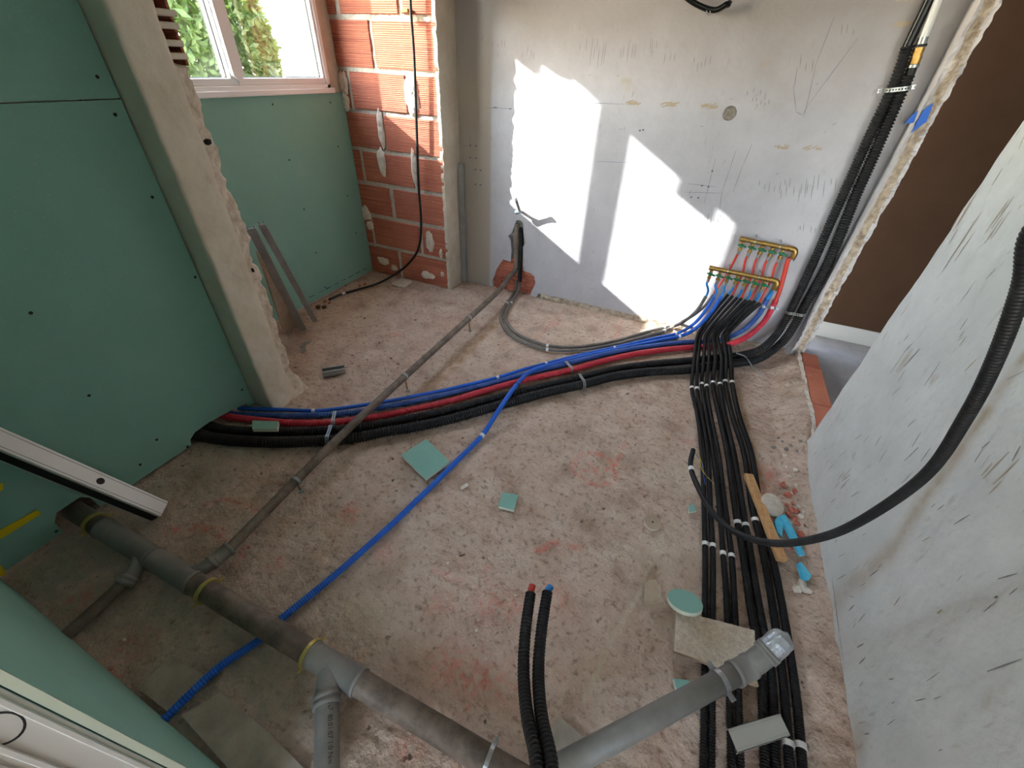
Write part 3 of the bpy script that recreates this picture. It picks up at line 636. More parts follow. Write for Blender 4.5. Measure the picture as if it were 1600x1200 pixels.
for P in (((1427,178),(1435,173),(1428,192),(1413,193)), ((1443,172),(1459,160),(1448,190),(1424,208))):
    tg = [pt(x, y, y=2.531) for x, y in P]
    obj('paper_scrap', *prism(tg, .003, (0,1,0)), MBL, wj, label='scrap of bright blue paper')
# threshold bricks and hall
th = empty('trim_1', (.79, 2.15, 0), 'row of red brick left as threshold under the removed partition', 'threshold', kind='structure')
for k, (a_, b_) in enumerate(((1.60, 2.02), (2.03, 2.38), (2.385, 2.545))):
    obj('brick', *abox(.752+.004*k, .842, a_, b_, -.03, .088-.004*k, .004), MBR, th)
obj('mortar_edge', *rough_block(.735, .752, 1.6, 2.54, -.02, .085, .012, lambda p: p+Vector((.004*mn.noise(p*40), 0, .008*mn.noise(p*30)))), MDAB, th)
wh = obj('wall_hall', *abox(.70, 2.5, YH, YH+.1, -.02, ZC), MCB, None, label='dark brown wall of the hallway beyond the opening', cat='wall', kind='structure')
obj('baseboard_hall', *abox(.70, 2.5, YH-.014, YH-.0005, .0, .10, .003), MBB, None, label='white baseboard along the brown hallway wall', cat='baseboard', kind='structure')
obj('wall_hall_end', *abox(1.9, 2.0, .5, YH, -.02, ZC), MCB, None, label='brown end wall of the hallway', cat='wall', kind='structure')
# ------------------------------------------------------------------ drain pipes
RM = .031; zm = .05
D0, D1 = pt(115, 797, z=zm), pt(790, 1205, z=zm); du = (D1-D0).normalized(); D1e = D1+du*.09; D0e = D0-du*.12
dr = empty('drain_pipe', (D0.x+.6, D0.y, 0), 'long grey plastic drain pipe with wye branches crossing the foreground floor', 'pipe')
def onpipe(px, py):                        # point of the main axis nearest to a pixel
    best = min((i for i in range(0, 2001)), key=lambda i: (lambda q: (q[0]-px)**2+(q[1]-py)**2)(proj(D0e+(D1e-D0e)*(i/2000))))
    return D0e+(D1e-D0e)*(best/2000)
A_, B_ = onpipe(325, 935), onpipe(482, 1023)
obj('pipe', *cyl(D0e, D1e, RM, seg=28), MPVD, dr, smooth=False)
for f in dr.children[0].data.polygons: f.use_smooth = len(f.vertices) == 4
def fitting(p0, p1, R, name='socket', parent=dr, m=MPVC, lip=.004):
    L = (p1-p0).length; ax = (p1-p0).normalized()
    V, F = lathe(p0, ax, [(0, R*.97), (0, R+lip), (.010, R+lip), (.012, R+.002), (L-.012, R+.002), (L-.010, R+lip), (L, R+lip), (L, R*.97)], 28)
    o = obj(name, V, F, m, parent, smooth=False)
    for f in o.data.polygons: f.use_smooth = len(f.vertices) == 4 and abs(f.normal.dot(ax)) < .5
    return o
def bent(name, P, r, parent, m=MPVC, smooth=.03, seg=24):
    o, Q = tube(name, P, r, m, parent, smooth=smooth, seg=seg, step=.008); return o, Q
w1a, w1b, w1c = onpipe(160, 825), onpipe(240, 873), onpipe(305, 912)
fitting(w1a, w1b, RM, 'wye_fitting'); fitting(w1b, w1c, RM, 'wye_fitting')
# left branch
lb0 = onpipe(222, 862); le1 = pt(214, 888, z=.045); le2 = pt(194, 912, z=.035); le3 = pt(112, 985, z=.018)
bent('branch', [lb0, (lb0+le1)/2+Vector((0,0,.004)), le1, le1.lerp(le2, .6)], .022, dr)
fitting(le1.lerp(le2, .45), le2+(le2-le1)*.1, .022, 'socket')
bent('branch_pipe', [le2-(le2-le1)*.2, le2.lerp(le3, .5), le3+(le3-le2).normalized()*.05], .0175, dr, MPVD)
# right branch towards the back wall
rb0 = onpipe(288, 902); XT = -1.112
rb1 = pt(318, 888, z=.055); rb2 = pt(348, 868, z=.055)
bent('branch', [rb0, rb0.lerp(rb1, .6), rb1, rb1.lerp(rb2, .8)], .0215, dr)
tp = [pt(345, 870, z=.055), pt(465, 752, z=.057), pt(545, 672, z=.075), pt(632, 590, z=.082), pt(733, 497, z=.085), pt(778, 452, z=.088)]
Q0 = pt(795, 434, y=2.60); Q1 = pt(806, 420, y=2.628); Q2 = pt(807, 396, y=2.640); Q3 = pt(808, 350, y=2.648)
tp = [Vector((XT+(p.x-XT)*.3, p.y, p.z)) for p in tp]
tp[0] = rb2
fitting(rb1.lerp(rb2, .35), rb2+(tp[1]-rb2).normalized()*.03, .0205, 'elbow')
o, QT = bent('branch_pipe', tp+[Q0, Q1, Q2, Q3], .017, dr, MPVD, .02)
for (px, py) in ((462,752),(633,590),(731,497)):
    i = near_idx(QT, px, py); c = Vector(QT[i]); ax = Vector(QT[i+1]-QT[i]).normalized()
    cl = obj('pipe_clamp', *lathe(c-ax*.006, ax, [(0,.017),(0,.0205),(.012,.0205),(.012,.017)], 20), MST, dr)
    obj('clamp_screw', *cyl((c.x, c.y, c.z-.021), (c.x+.006, c.y, .002), .0035, seg=8), MBRS, cl)
    obj('screw_base', *cyl((c.x+.006, c.y, .0), (c.x+.006, c.y, .005), .011, seg=12), MST, cl)
# second wye
w2a, w2b = onpipe(485, 1025), onpipe(562, 1070)
fitting(w2a, w2b, RM, 'wye_fitting')
wb0 = onpipe(516, 1044); wb1 = pt(511, 1098, z=zm); wb2 = pt(511, 1230, z=zm)
bent('branch', [wb0, wb0.lerp(wb1, .5), wb1], .0312, dr)
o, QW = bent('branch_pipe', [wb1.lerp(wb0, .1), wb1.lerp(wb2, .5), wb2], .0280, dr, MPVC)
fitting(wb1.lerp(wb2, -.12), wb1.lerp(wb2, .06), .0295, 'socket')
tc = bpy.data.curves.new('print', 'FONT'); tc.body = 'NF  80.01:07 1:0 Nm'; tc.size = .014
to = bpy.data.objects.new('print_tmp', tc); scene.collection.objects.link(to)
bpy.context.view_layer.update(); dg = bpy.context.evaluated_depsgraph_get(); me = to.evaluated_get(dg).to_mesh()
dwn = (wb2-wb1).normalized(); sd = Vector((dwn.y, -dwn.x, 0)); sd = -sd if sd.x > 0 else sd
base = wb1.lerp(wb2, .06)+sd*(-.002); W_ = []
for v in me.vertices:
    s_, t_ = v.co.x, v.co.y+.006
    q = base+dwn*s_+sd*(-t_); off = (q-wb1); off -= dwn*off.dot(dwn); hh = math.sqrt(max(1e-6, .0284**2-min(off.length, .0275)**2)); W_.append(q+Vector((0,0,hh)))
Fp = [list(p.vertices) for p in me.polygons]; to.evaluated_get(dg).to_mesh_clear(); bpy.data.objects.remove(to)
obj('print', W_, Fp, MSW, dr)
MYC = mat('yellow_zinc', srgb(196, 178, 104), .4, metal=.5)
for (px, py), mt in (((150,817), MYC), ((320,931), MYC), ((484,1024), MYC), ((764,1188), MST)):
    c = onpipe(px, py)
    cl = obj('pipe_clamp', *lathe(c-du*.005, du, [(0,RM-.001),(0,RM+.0065),(.010,RM+.0065),(.010,RM-.001)], 28), mt, dr)
    sdv = Vector((-du.y, du.x, 0))
    for s_ in (-1, 1): obj('clamp_screw', *cyl(c+sdv*s_*(RM+.004)+Vector((0,0,-.006)), c+sdv*s_*(RM+.018)+Vector((0,0,-.006)), .004, seg=8), mt, cl)
# separate pipe with taped end on the right
P0, P1 = pt(868, 1203, z=.088), pt(1150, 1052, z=.10)
pu = (P1-P0).normalized(); P0e = P0-pu*.005
rp = empty('drain_pipe', (P0.x+.2, P0.y+.2, 0), 'short grey drain pipe with bend and taped end over the black conduits', 'pipe')
o = obj('pipe', *cyl(P0e, P1+pu*.02, .027, seg=28), MPVC, rp)
for f in o.data.polygons: f.use_smooth = len(f.vertices) == 4
fitting(P1-pu*.008, P1+pu*.05, .0275, 'socket', rp)
E0 = P1+pu*.045; E1 = pt(1186, 1030, z=.118); E2 = pt(1218, 1003, z=.16)
bent('elbow', [E0, E0.lerp(E1, .6)+Vector((0,0,.003)), E1, E1.lerp(E2, .7)], .0285, rp)
fitting(E1.lerp(E2, .25), E1.lerp(E2, .55), .0285, 'socket', rp)
ev = (E2-E1).normalized()
V_, F_ = lathe(E1.lerp(E2, .5), ev, [(0,.0305),(.03,.031),(.048,.029),(.056,.022),(.062,.010),(.066,.004)], 24)
V_ = [v+Vector((mn.noise(v*60), mn.noise(v*60+Vector((5,0,0))), mn.noise(v*60+Vector((0,7,0)))))*.004 for v in V_]
obj('tape_cap', V_, F_, mat('silver_tape', srgb(176, 180, 184), .35, metal=.4, bumps=((60, .004, 4),)), rp)
cp = P0.lerp(P1, .90)
cl = obj('pipe_clamp', *lathe(cp-pu*.008, pu, [(0,.027),(0,.0305),(.014,.0305),(.014,.027)], 28), MST, rp)
for s_ in (-1, 1):
    sv = Vector((-pu.y, pu.x, 0))*s_; obj('clamp_ear', *cbox(cp+sv*.036+Vector((0,0,.004)), sv, pu, (0,0,1), .010, .007, .003, .001), MST, cl)
# ------------------------------------------------------------------ conduits of the floor bundle
def fpath(P, z): return [pt(x, y, z=z) for x, y in P]
BL2 = [(308,683),(350,687),(425,691),(475,690),(550,685),(600,675),(650,667),(706,654),(763,638),(819,622),(875,608),(909,601),(960,588),(1016,581),(1072,578),(1110,573)]
rk = .0245
p_ = fpath(BL2, rk); p_[0] = p_[0]+Vector((-.05,0,0))
p_ += [pt(1150,567,z=.026), pt(1187,560,z=.03)]
up2 = [pt(1222,535,y=2.50), pt(1243,505,y=2.57)]+[pt(x, y, y=2.605) for x, y in ((1256,480),(1289,422),(1312,369),(1337,306),(1362,250),(1419,118))]
c2, Qc2 = tube('black_conduit', p_+up2, rk, MBKD, pitch=.0125, amp=.2, seg=14, smooth=.05, label='thickest black corrugated conduit nearest the camera, rising beside the torn wall stub', cat='conduit', group='floor bundle conduits')
ft = empty('pipe_fitting', pt(1424, 100, y=2.605), 'white pipe with brass compression fitting at the top right corner', 'pipe')
fa = [pt(1419,122,y=2.605), pt(1428,100,y=2.605), pt(1434,82,y=2.605), pt(1442,60,y=2.605), pt(1470,-10,y=2.605), pt(1505,-110,y=2.605)]
d_ = (fa[4]-fa[0]).normalized()
for nm, q0, q1, r_, m_ in (('fitting_body', fa[0]-d_*.03, fa[1], .017, MSW), ('collar', fa[1]-d_*.012, fa[1]-d_*.002, .0205, MST), ('nut', fa[1], fa[1]+d_*.024, .019, MBRS), ('nut', fa[2]-d_*.012, fa[2]+d_*.016, .0195, MBRS), ('collar', fa[2]+d_*.018, fa[2]+d_*.026, .021, MSW), ('sleeve', fa[2]+d_*.026, fa[3]+d_*.004, .017, MST)):
    obj(nm, *cyl(q0, q1, r_, seg=10 if nm == 'nut' else 18), m_, ft)
obj('pipe', *cyl(fa[3], fa[5], .0165, seg=18), MTP, ft)
BL1 = [(325,666),(350,671),(400,674),(450,675),(512,672.5),(550,669),(600,662),(650,652),(706,641),(763,625),(819,611),(903,591),(960,577),(1016,569),(1072,564),(1110,560)]
r1_ = .0215
p_ = fpath(BL1, r1_); p_[0] = p_[0]+Vector((-.04,0,0))
p_ += [pt(1150,556,z=.026)]
up1 = [pt(1188,546,y=2.40), pt(1214,522,y=2.53), pt(1228,500,y=2.58)]+[pt(x, y, y=2.605) for x, y in ((1238,480),(1266,422),(1300,344),(1331,275),(1356,219),(1400,125),(1418,72))]
c1, Qc1 = tube('black_conduit', p_+up1, r1_, MBKD, pitch=.0125, amp=.2, seg=14, smooth=.05, label='second black corrugated conduit of the floor bundle, rising left of its thicker twin', cat='conduit', group='floor bundle conduits')
tube('black_pipe', [pt(1414,80,y=2.605), pt(1432,42,y=2.605), pt(1452,0,y=2.605), pt(1500,-110,y=2.605)], .017, MBS, None, seg=16, label='smooth glossy black pipe leaving the conduit at top right', cat='pipe')
RDp = [(345,650),(362,652),(387,655),(450,661),(512,661),(550,657),(600,649),(650,639),(706,626),(763,609),(819,594),(889,579),(932,567),(988,554),(1044,546),(1084,543)]
rr_ = .0165
p_ = fpath(RDp, rr_); p_[0] = p_[0]+Vector((-.05,0,0))
p_ += [pt(1120,541,z=.02), pt(1146,536,y=2.42), pt(1170,524,y=2.52), pt(1192,505,y=2.56), pt(1204,486,y=2.572), pt(1212,469,y=2.575)]
cr_, Qr = tube('red_conduit', p_, rr_, MRD, pitch=.010, amp=.17, seg=14, smooth=.05, label='red corrugated conduit from the green wall to the brass manifold', cat='conduit', group='floor bundle conduits')
BCp = [(338,646),(360,647),(400,649),(450,650),(512,648),(550,645),(600,636),(650,627),(706,614),(763,600),(819,585),(875,571),(932,556.5),(988,545),(1044,537.5),(1081,534)]
rb_ = .0145
p_ = fpath(BCp, rb_); p_[0] = p_[0]+Vector((-.05,0,0))
p_ += [pt(1120,532,z=.022), pt(1150,522,y=2.50), pt(1167,511,y=2.53), pt(1184,494,y=2.55), pt(1193,479,y=2.555), pt(1199,466,y=2.56)]
cb_, Qb = tube('blue_conduit', p_, rb_, MBC, pitch=.010, amp=.17, seg=14, smooth=.05, label='navy blue corrugated conduit lying along the red one', cat='conduit', group='floor bundle conduits')
B1p = [(352,640),(375,638),(437,640),(490,642),(525,639),(600,628),(650,618.5),(706,607),(777,590),(819,577),(853,568),(903,555.5),(960,543),(1016,530),(1040,525)]
p_ = [pt(x, y, z=.012+(.008 if 600 < x < 900 else 0)) for x, y in B1p]; p_[0] = p_[0]+Vector((-.06,0,0))
p_ += [pt(1058,521,z=.02), pt(1082,508,y=2.44), pt(1101,487,y=2.50), pt(1116,464,y=2.52)]
ct1, Qt1 = tube('blue_conduit', p_, .0095, MBT, pitch=.006, amp=.05, seg=12, smooth=.05, label='thin bright blue conduit along the far edge of the floor bundle', cat='conduit', group='floor bundle conduits')
B2p = [(1016,535,.012),(960,546.5,.012),(903,559,.014),(861,570,.022),(838,576,.04),(822,585,.054),(805,604,.060),(785,632,.062),(772,652,.045),(753,681,.015),(720,714,.012),(684,750,.012),(650,783,.012),(606,825,.012),(525,897,.012),(437,969,.012),(406,1000,.012),(344,1041,.012),(281,1100,.012),(259,1122,.012),(238,1143,.012)]
p_ = [pt(1127,463,y=2.52), pt(1109,491,y=2.50), pt(1086,514,y=2.42), pt(1063,525,z=.02)]+[pt(x, y, z=z) for x, y, z in B2p]
ct2, Qt2 = tube('blue_conduit', p_, .0115, MBT, pitch=.0075, amp=.12, seg=12, smooth=.05, label='bright blue conduit crossing the bundle and running under the grey drain pipe', cat='conduit')
for q, o_, r_, L in ((Qt1, ct1, .0095, ((490,642),(777,590),(853,569),(960,544),(1058,522))), (Qt2, ct2, .0115, ((753,681),(1063,526)))):
    for x, y in L: tape(o_, q, x, y, r_, MTP)
i = near_idx(Qt2, 807, 601); V_, F_ = sweep(Qt2[[i-1, i, i+1]], .0135, 14); obj('cable_tie', V_, F_, MSW, ct2)
# grey pair looping from the chase
LP1 = [(804,462),(790,477),(782,497),(791,517),(813,533),(853,546),(903,547),(960,538),(1016,523),(1036,518)]
p_ = [pt(807,440,y=2.615), pt(805,455,y=2.60)]+fpath(LP1[1:], .011)+[pt(1050,511,z=.016), pt(1068,503,y=2.45), pt(1089,485,y=2.51), pt(1103,463,y=2.53)]
g1_, Qg1 = tube('black_conduit', p_, .0095, MGY, pitch=.006, amp=.06, seg=12, smooth=.04, label='outer dark conduit of the looping pair from the wall chase to the manifold', cat='conduit', group='looping conduit pair')
LP2 = [(809,462),(797,476),(790,496),(799,514),(818,527),(855,540),(903,542),(960,533),(1016,517),(1038,512)]
p_ = [pt(812,440,y=2.615), pt(810,455,y=2.60)]+fpath(LP2[1:], .011)+[pt(1056,507,z=.02), pt(1078,496,y=2.50), pt(1099,480,y=2.55), pt(1115,460,y=2.57)]
g2_, Qg2 = tube('black_conduit', p_, .0095, MGY, pitch=.006, amp=.06, seg=12, smooth=.04, label='inner dark conduit of the looping pair from the wall chase to the manifold', cat='conduit', group='looping conduit pair')
for x, y in ((855,546),(1038,517),(792,474)):
    tape(g1_, Qg1, x, y, .0095, MTP); tape(g2_, Qg2, x, y-4, .0095, MTP)
p_ = [pt(812,440,y=2.61), pt(813,410,y=2.64), pt(815,380,y=2.65), pt(813,356,y=2.655)]
tube('black_conduit', p_, .016, MBKD, pitch=.007, seg=12, smooth=.02, label='black conduit standing in the wall chase beside the grey pipe', cat='conduit')
# ---- eight black conduits
S0x = (1138,1145,1152,1159,1166,1173,1180,1187); S0y = (460,462,465,466,469,470,471,474)
st_ = [
 [(x, y, 'y', 2.555) for x, y in zip(S0x, S0y)],
 [(1110+7.4*k, 494+.4*k, 'y', 2.50) for k in range(8)],
 [(x, 522, 'z', .115) for x in (1091,1096,1103,1108,1115,1121,1130,1137)],
 [(x, 540, 'z', .078) for x in (1087,1093,1101,1108,1116,1124,1132,1139)],
 [(x, 562, 'z', .068) for x in (1084.5,1090.5,1099.5,1108,1118,1128,1135,1142)],
 [(x, 578, 'z', .060) for x in (1083,1089.5,1098,1106,1116,1127,1134,1143)],
 [(x, y+2, 'z', .02) for x, y in ((1081,606),(1089,607),(1096.5,600),(1104,603),(1114,598),(1125,600.5),(1133,596),(1144,597.5))],
 [(x, 650, 'z', .012) for x in (1090,1097,1104,1111,1124,1133,1144.5,1155)],
 [(x, 710, 'z', .012) for x in (1097,1106,1114.5,1123,1137,1147,1163,1174.5)],
 [(x, 790, 'z', .012) for x in (1100,1110,1124,1133,1148,1160,1175,1187)],
 [(x, 867, 'z', .012) for x in (1102,1114,1130,1143,1161,1173,1193,1206)],
 [(x, 940, 'z', .012) for x in (1101.5,1113.5,1135.5,1147.5,1171,1185,1206,1221)],
 [(x, 1050, 'z', .012) for x in (1101,1112.5,1139,1152.5,1189,1205,1222,1239)],
 [(x, 1125, 'z', .012) for x in (1100,1112.5,1141,1155,1192.5,1209,1229,1248)],
 [(x, 1190, 'z', .012) for x in (1099,1111.5,1142.5,1157,1195,1212,1233,1253)],
 [(x, 1290, 'z', .012) for x in (1097,1110,1145,1161,1199,1217,1239,1262)]]
ordw = ('leftmost', 'second from left', 'third from left', 'fourth from left', 'fifth from left', 'sixth from left', 'seventh from left', 'rightmost')
EC = []
for k in range(8):
    r_ = .0098 if k < 4 else .012
    P = [pt(s_[k][0], s_[k][1], **{s_[k][2]: (s_[k][3] if s_[k][3] != .012 else r_)}) for s_ in st_]
    o, Q = tube('black_conduit', P, r_, MBKD, pitch=.0066, amp=.18, seg=10, smooth=.05, label='%s of eight black conduits running from the manifold towards the camera' % ordw[k], cat='conduit', group='eight manifold conduits')
    EC.append((o, Q, r_))
for k, (x, y) in enumerate(((1081,606),(1089,607),(1096.5,600),(1104,603),(1114,598),(1125,600.5),(1133,596),(1144,597.5))): tape(EC[k][0], EC[k][1], x, y, EC[k][2], MTP)
for k, (x, y) in zip((0,1,2,3,4,5,6,6,7), ((1103,850),(1113,853),(1129,865),(1143,869),(1150,817),(1165,821),(1180,813),(1232,1162),(1252,1165))): tape(EC[k][0], EC[k][1], x, y, EC[k][2], MTP)
# ---- manifolds, valves, tubes
def manifold(name, pa, pb, n_v, label, start, gap, rad=.013):
    pa, pb = Vector(pa), Vector(pb); ax = (pb-pa).normalized(); root = empty(name, pa.lerp(pb, .5)-Vector((0,0,.02)), label, 'manifold', 'brass manifolds')
    L = (pb-pa).length
    obj('manifold_bar', *lathe(pa, ax, [(0,.010),(0,rad),(.03,rad),(.032,rad*.93),(L*.45,rad*.93),(L*.45,rad*1.08),(L*.53,rad*1.08),(L*.53,rad*.93),(L-.03,rad*.93),(L-.03,rad*1.12),(L,rad*1.12),(L,.008)], 18), MBRS, root)
    el, _ = tube('elbow', [pb-ax*.01, pb+ax*.016, pb+ax*.024+Vector((0,-.004,-.012)), pb+ax*.024+Vector((0,-.004,-.045))], rad*1.15, MBRS, root, smooth=.012, seg=16, step=.006)
    outs = []
    for k in range(n_v):
        c = pa+ax*(start+k*gap); b = c+Vector((0,-.004,-.012))
        vb = obj('valve', *lathe(b, (0,-.12,-1), [(0,.009),(.010,.009),(.010,.011),(.022,.011),(.022,.0085),(.036,.0085),(.036,.0105),(.046,.0105),(.046,.006),(.052,.005)], 12), MBRS, root)
        h0 = b+Vector((0,-.015,-.016))
        obj('handle', *join(lathe(h0, (0,-1,.2), [(0,.009),(.007,.010),(.011,.006)], 12), cbox(h0+Vector((.010,-.009,.001)), (1,0,-.25), (0,1,0), (.25,0,1), .016, .004, .005, .002), cbox(h0+Vector((-.010,-.009,.003)), (1,0,-.25), (0,1,0), (.25,0,1), .010, .003, .004, .002)), MVG, vb)
        outs.append(b+Vector((0,-.006,-.05)))
    for t in (.30, .78):
        c = pa.lerp(pb, t); hk = obj('hanger_hook', *join(lathe(c-ax*.0025, ax, [(0,rad*1.0),(0,rad*1.22),(.005,rad*1.22),(.005,rad*1.0)], 16), cbox(c+Vector((0,.025,.022)), (1,0,0), (0,1,0), (0,0,1), .003, .024, .003), cbox(c+Vector((0,0,.019)), (1,0,0), (0,1,0), (0,0,1), .003, .004, .008)), MST, root)
    return root, outs, pb+ax*.024+Vector((0,-.004,-.045))
m1, o1, e1 = manifold('manifold', pt(1156,373,y=2.595), pt(1236,389,y=2.595), 5, 'upper brass manifold with five green valves feeding red tubes', .018, .0505)
m2, o2, e2 = manifold('manifold', pt(1108,418,y=2.535), pt(1208,438,y=2.535), 7, 'lower brass manifold with seven green valves feeding blue tubes', .017, .0465)
def ferrule(parent, p, q, r, m): obj('ferrule', *cyl(p, p+(q-p).normalized()*.02, r, seg=10), m, parent)
ords = ('first', 'second', 'third', 'fourth', 'fifth', 'sixth', 'seventh')
redend = [pt(1114,464,y=2.575)]+[Vector(EC[k][1][2]) for k in (1, 3, 5, 7)]
for k in range(5):
    a, b = o1[k]+Vector((0,0,-.002)), redend[k]
    mid = a.lerp(b, .5)+Vector((.008, .012 if k else .02, .006)); mid.y = max(mid.y, 2.572)
    o, q = tube('red_tube', [a, a+Vector((-.004, .004, -.04)), mid, b+(Vector((0,.004,.03))), b], .0062, MRT, seg=10, smooth=.03, label='%s thin red water tube from the left below the upper manifold' % ords[k], cat='tube', group='thin red water tubes')
    ferrule(o, a+Vector((0,0,.006)), a+Vector((0,0,-.03)), .0082, MST)
blend = [Vector(Qg1[-3]), Vector(Qt1[-3]), Vector(Qt2[2])]+[Vector(EC[k][1][2]) for k in (0, 2, 4, 6)]
for k in range(7):
    a, b = o2[k]+Vector((0,0,-.002)), blend[k]
    mid = a.lerp(b, .5)+Vector((.006, -.004, .004))
    o, q = tube('blue_tube', [a, a+Vector((-.004, 0, -.03)), mid, b+Vector((.004,0,.02)), b], .0062, MLT, seg=10, smooth=.03, label='%s thin blue water tube from the left below the lower manifold' % ords[k], cat='tube', group='thin blue water tubes')
    ferrule(o, a+Vector((0,0,.006)), a+Vector((0,0,-.03)), .0082, MST)
a = e1+Vector((0,0,-.002)); b = Vector(Qr[-4])
o, q = tube('red_tube', [a, pt(1232,404,y=2.59), pt(1225,430,y=2.59), pt(1217,458,y=2.58), b], .0115, MRT, seg=12, smooth=.03, label='thick red supply tube from the upper manifold elbow into the red conduit', cat='tube'); ferrule(o, a+Vector((0,0,.012)), a+Vector((0,0,-.03)), .014, MST)
a = e2+Vector((0,0,-.002)); b = Vector(Qb[-4])
o, q = tube('blue_tube', [a, pt(1209,450,y=2.545), pt(1204,459,y=2.55), b], .0105, MLT, seg=12, smooth=.02, label='thick blue supply tube from the lower manifold elbow into the blue conduit', cat='tube'); ferrule(o, a+Vector((0,0,.012)), a+Vector((0,0,-.03)), .0135, MST)
# ---- perforated straps
def near(Q, x, y): return Vector(Q[near_idx(Q, x, y)])
strap('perforated_strap', [near(Qc1,518,671), near(Qc2,514,690)], [r1_, rk], (0,0,1), MST, 'steel strap over both black conduits left of the sloping grey pipe')
strap('perforated_strap', [near(Qb,524,647), near(Qr,522,660)], [rb_, rr_], (0,0,1), MST, 'steel strap over the red and navy conduits left of the sloping grey pipe')
strap('perforated_strap', [near(Qb,884,569), near(Qr,892,578)], [rb_, rr_], (0,0,1), MST, 'steel strap over the red and navy conduits right of the blue crossing')
strap('perforated_strap', [near(Qc1,905,590), near(Qc2,911,601)], [r1_, rk], (0,0,1), MST, 'steel strap over both black conduits right of the blue crossing')
strap('perforated_strap', [near(Qc1,1393,140), near(Qc2,1413,140)], [r1_, rk], (0,-1,0), MST, 'steel strap around the upright black conduits high on the wall')
strap('perforated_strap', [near(Qc1,1235,488), near(Qc2,1252,490)], [r1_, rk], (0,-1,0), MST, 'steel strap around the upright black conduits near the floor')
strap('perforated_strap', [near(Qb,1193,479), near(Qr,1206,481)], [rb_, rr_], (0,-.9,.43), MST, 'steel strap around the red and blue conduit ends below the manifold')
# ---- foreground pair of upright conduits
for k, (P, inner, col, lb) in enumerate((
   ([(829,928,.97),(821,985,.90),(818,1050,.83),(824,1120,.75),(840,1200,.67)], (832,914,.985), MRT, 'left upright black corrugated conduit with a red tube end in the foreground'),
   ([(855,926,.97),(846,985,.90),(841,1050,.83),(846,1120,.75),(862,1200,.67)], (860,917,.985), MLT, 'right upright black corrugated conduit with a blue tube end in the foreground'))):
    pp = [pt(x, y, d=d) for x, y, d in P]; l_ = pp[-1]
    pp += [l_+Vector((.02,-.07,.0)), Vector((l_.x+.05, l_.y-.17, .25)), Vector((l_.x+.06, l_.y-.19, .0))]
    o, Q = tube('black_conduit', pp, .0125, MBK, pitch=.0075, amp=.2, seg=16, smooth=.03, label=lb, cat='conduit', group='foreground upright conduits')
    tube('inner_tube', [pp[0]+(pp[1]-pp[0])*.3, pp[0], pt(*inner[:2], d=inner[2])], .0082, col, o, seg=14, smooth=0)
# ---- hanging conduit on the right
HP = [(1700,170,.42),(1640,330,.45),(1600,440,.50),(1560,550,.56),(1510,650,.64),(1440,748,.76),(1330,822,.93),(1260,845,1.03),(1200,848,1.14),(1150,832,1.26),(1115,803,1.38),(1090,760,1.52),(1079,728,1.62),(1083,703,1.70)]
hc_, Qh = tube('hanging_conduit', [Vector(v) for v in ((.728,.40,1.60),(.62,.44,1.56),(.55,.48,1.52),(.46,.52,1.44),(.40,.56,1.36))]+[pt(x, y, d=d) for x, y, d in HP[1:]], .0098, MBK, pitch=.0055, amp=.12, seg=14, smooth=.04, label='black corrugated cable conduit drooping across the right wall', cat='conduit')
tape(hc_, Qh, 1077, 734, .0098, MTP, .02)
for k, (P, c_) in enumerate((([(1083,703),(1093,712),(1097,735),(1116,756)], MYL), ([(1084,703),(1096,720),(1100,738),(1114,754)], MZN), ([(1084,704),(1097,722),(1099,740),(1102,757)], MBT))):
    tube('wire', [pt(x, y, d=1.70-.012*i) for i, (x, y) in enumerate(P)], .0013, c_, hc_, seg=6, smooth=.01, step=.01)
# ---- cable on the brick wall
CB = [(640,-40),(642,20),(647,90),(651,200),(654,290),(658,345),(655,385),(640,410)]
p_ = [pt(x, y, y=YB-.045) for x, y in CB]+[pt(618,428,y=2.36), pt(590,443,z=.02), pt(560,452,z=.008), pt(535,459,z=.008), pt(514,468,z=.008)]
ce, Qe = tube('black_cable', p_, .0075, MBK, seg=10, smooth=.05, label='black cable hanging down the brick wall and curling on the floor', cat='cable')
tape(ce, Qe, 536, 459, .0075, MTP)
obj('wall_clip', *cbox(pt(636, 18, y=YB-.025), (1,0,.1), (0,1,0), (0,0,1), .022, .025, .008, .003), MTIM, ce)
# hook of cable at the top of the back wall
hk, _ = tube('black_cable_hook', [pt(1040,-45,y=2.65), pt(1056,-22,y=2.615), pt(1078,0,y=2.60), pt(1100,12,y=2.60), pt(1118,16,y=2.60), pt(1128,11,y=2.60), pt(1137,5,y=2.60)], .011, MBS, None, seg=12, smooth=.02, label='black cable loop sticking out high on the back wall', cat='cable')
obj('cable_end', *rock(pt(1138, 7, y=2.60)-Vector((0,0,.012)), .016, 3), MBS, hk)
tube('ring', [pt(1104,16,y=2.592), pt(1106,24,y=2.592), pt(1110,22,y=2.592), pt(1109,14,y=2.592)], .002, MST, hk, seg=6, smooth=.0)
# timber end at top of the reveal
obj('timber_end', *lathe(pt(708,-26,y=2.46), (.2,-1,.1), [(0,.03),(.0,.05),(.10,.048),(.13,.035),(.14,.01)], 16), MTIM, None, smooth=True, label='rounded brown timber end above the plaster reveal', cat='timber')
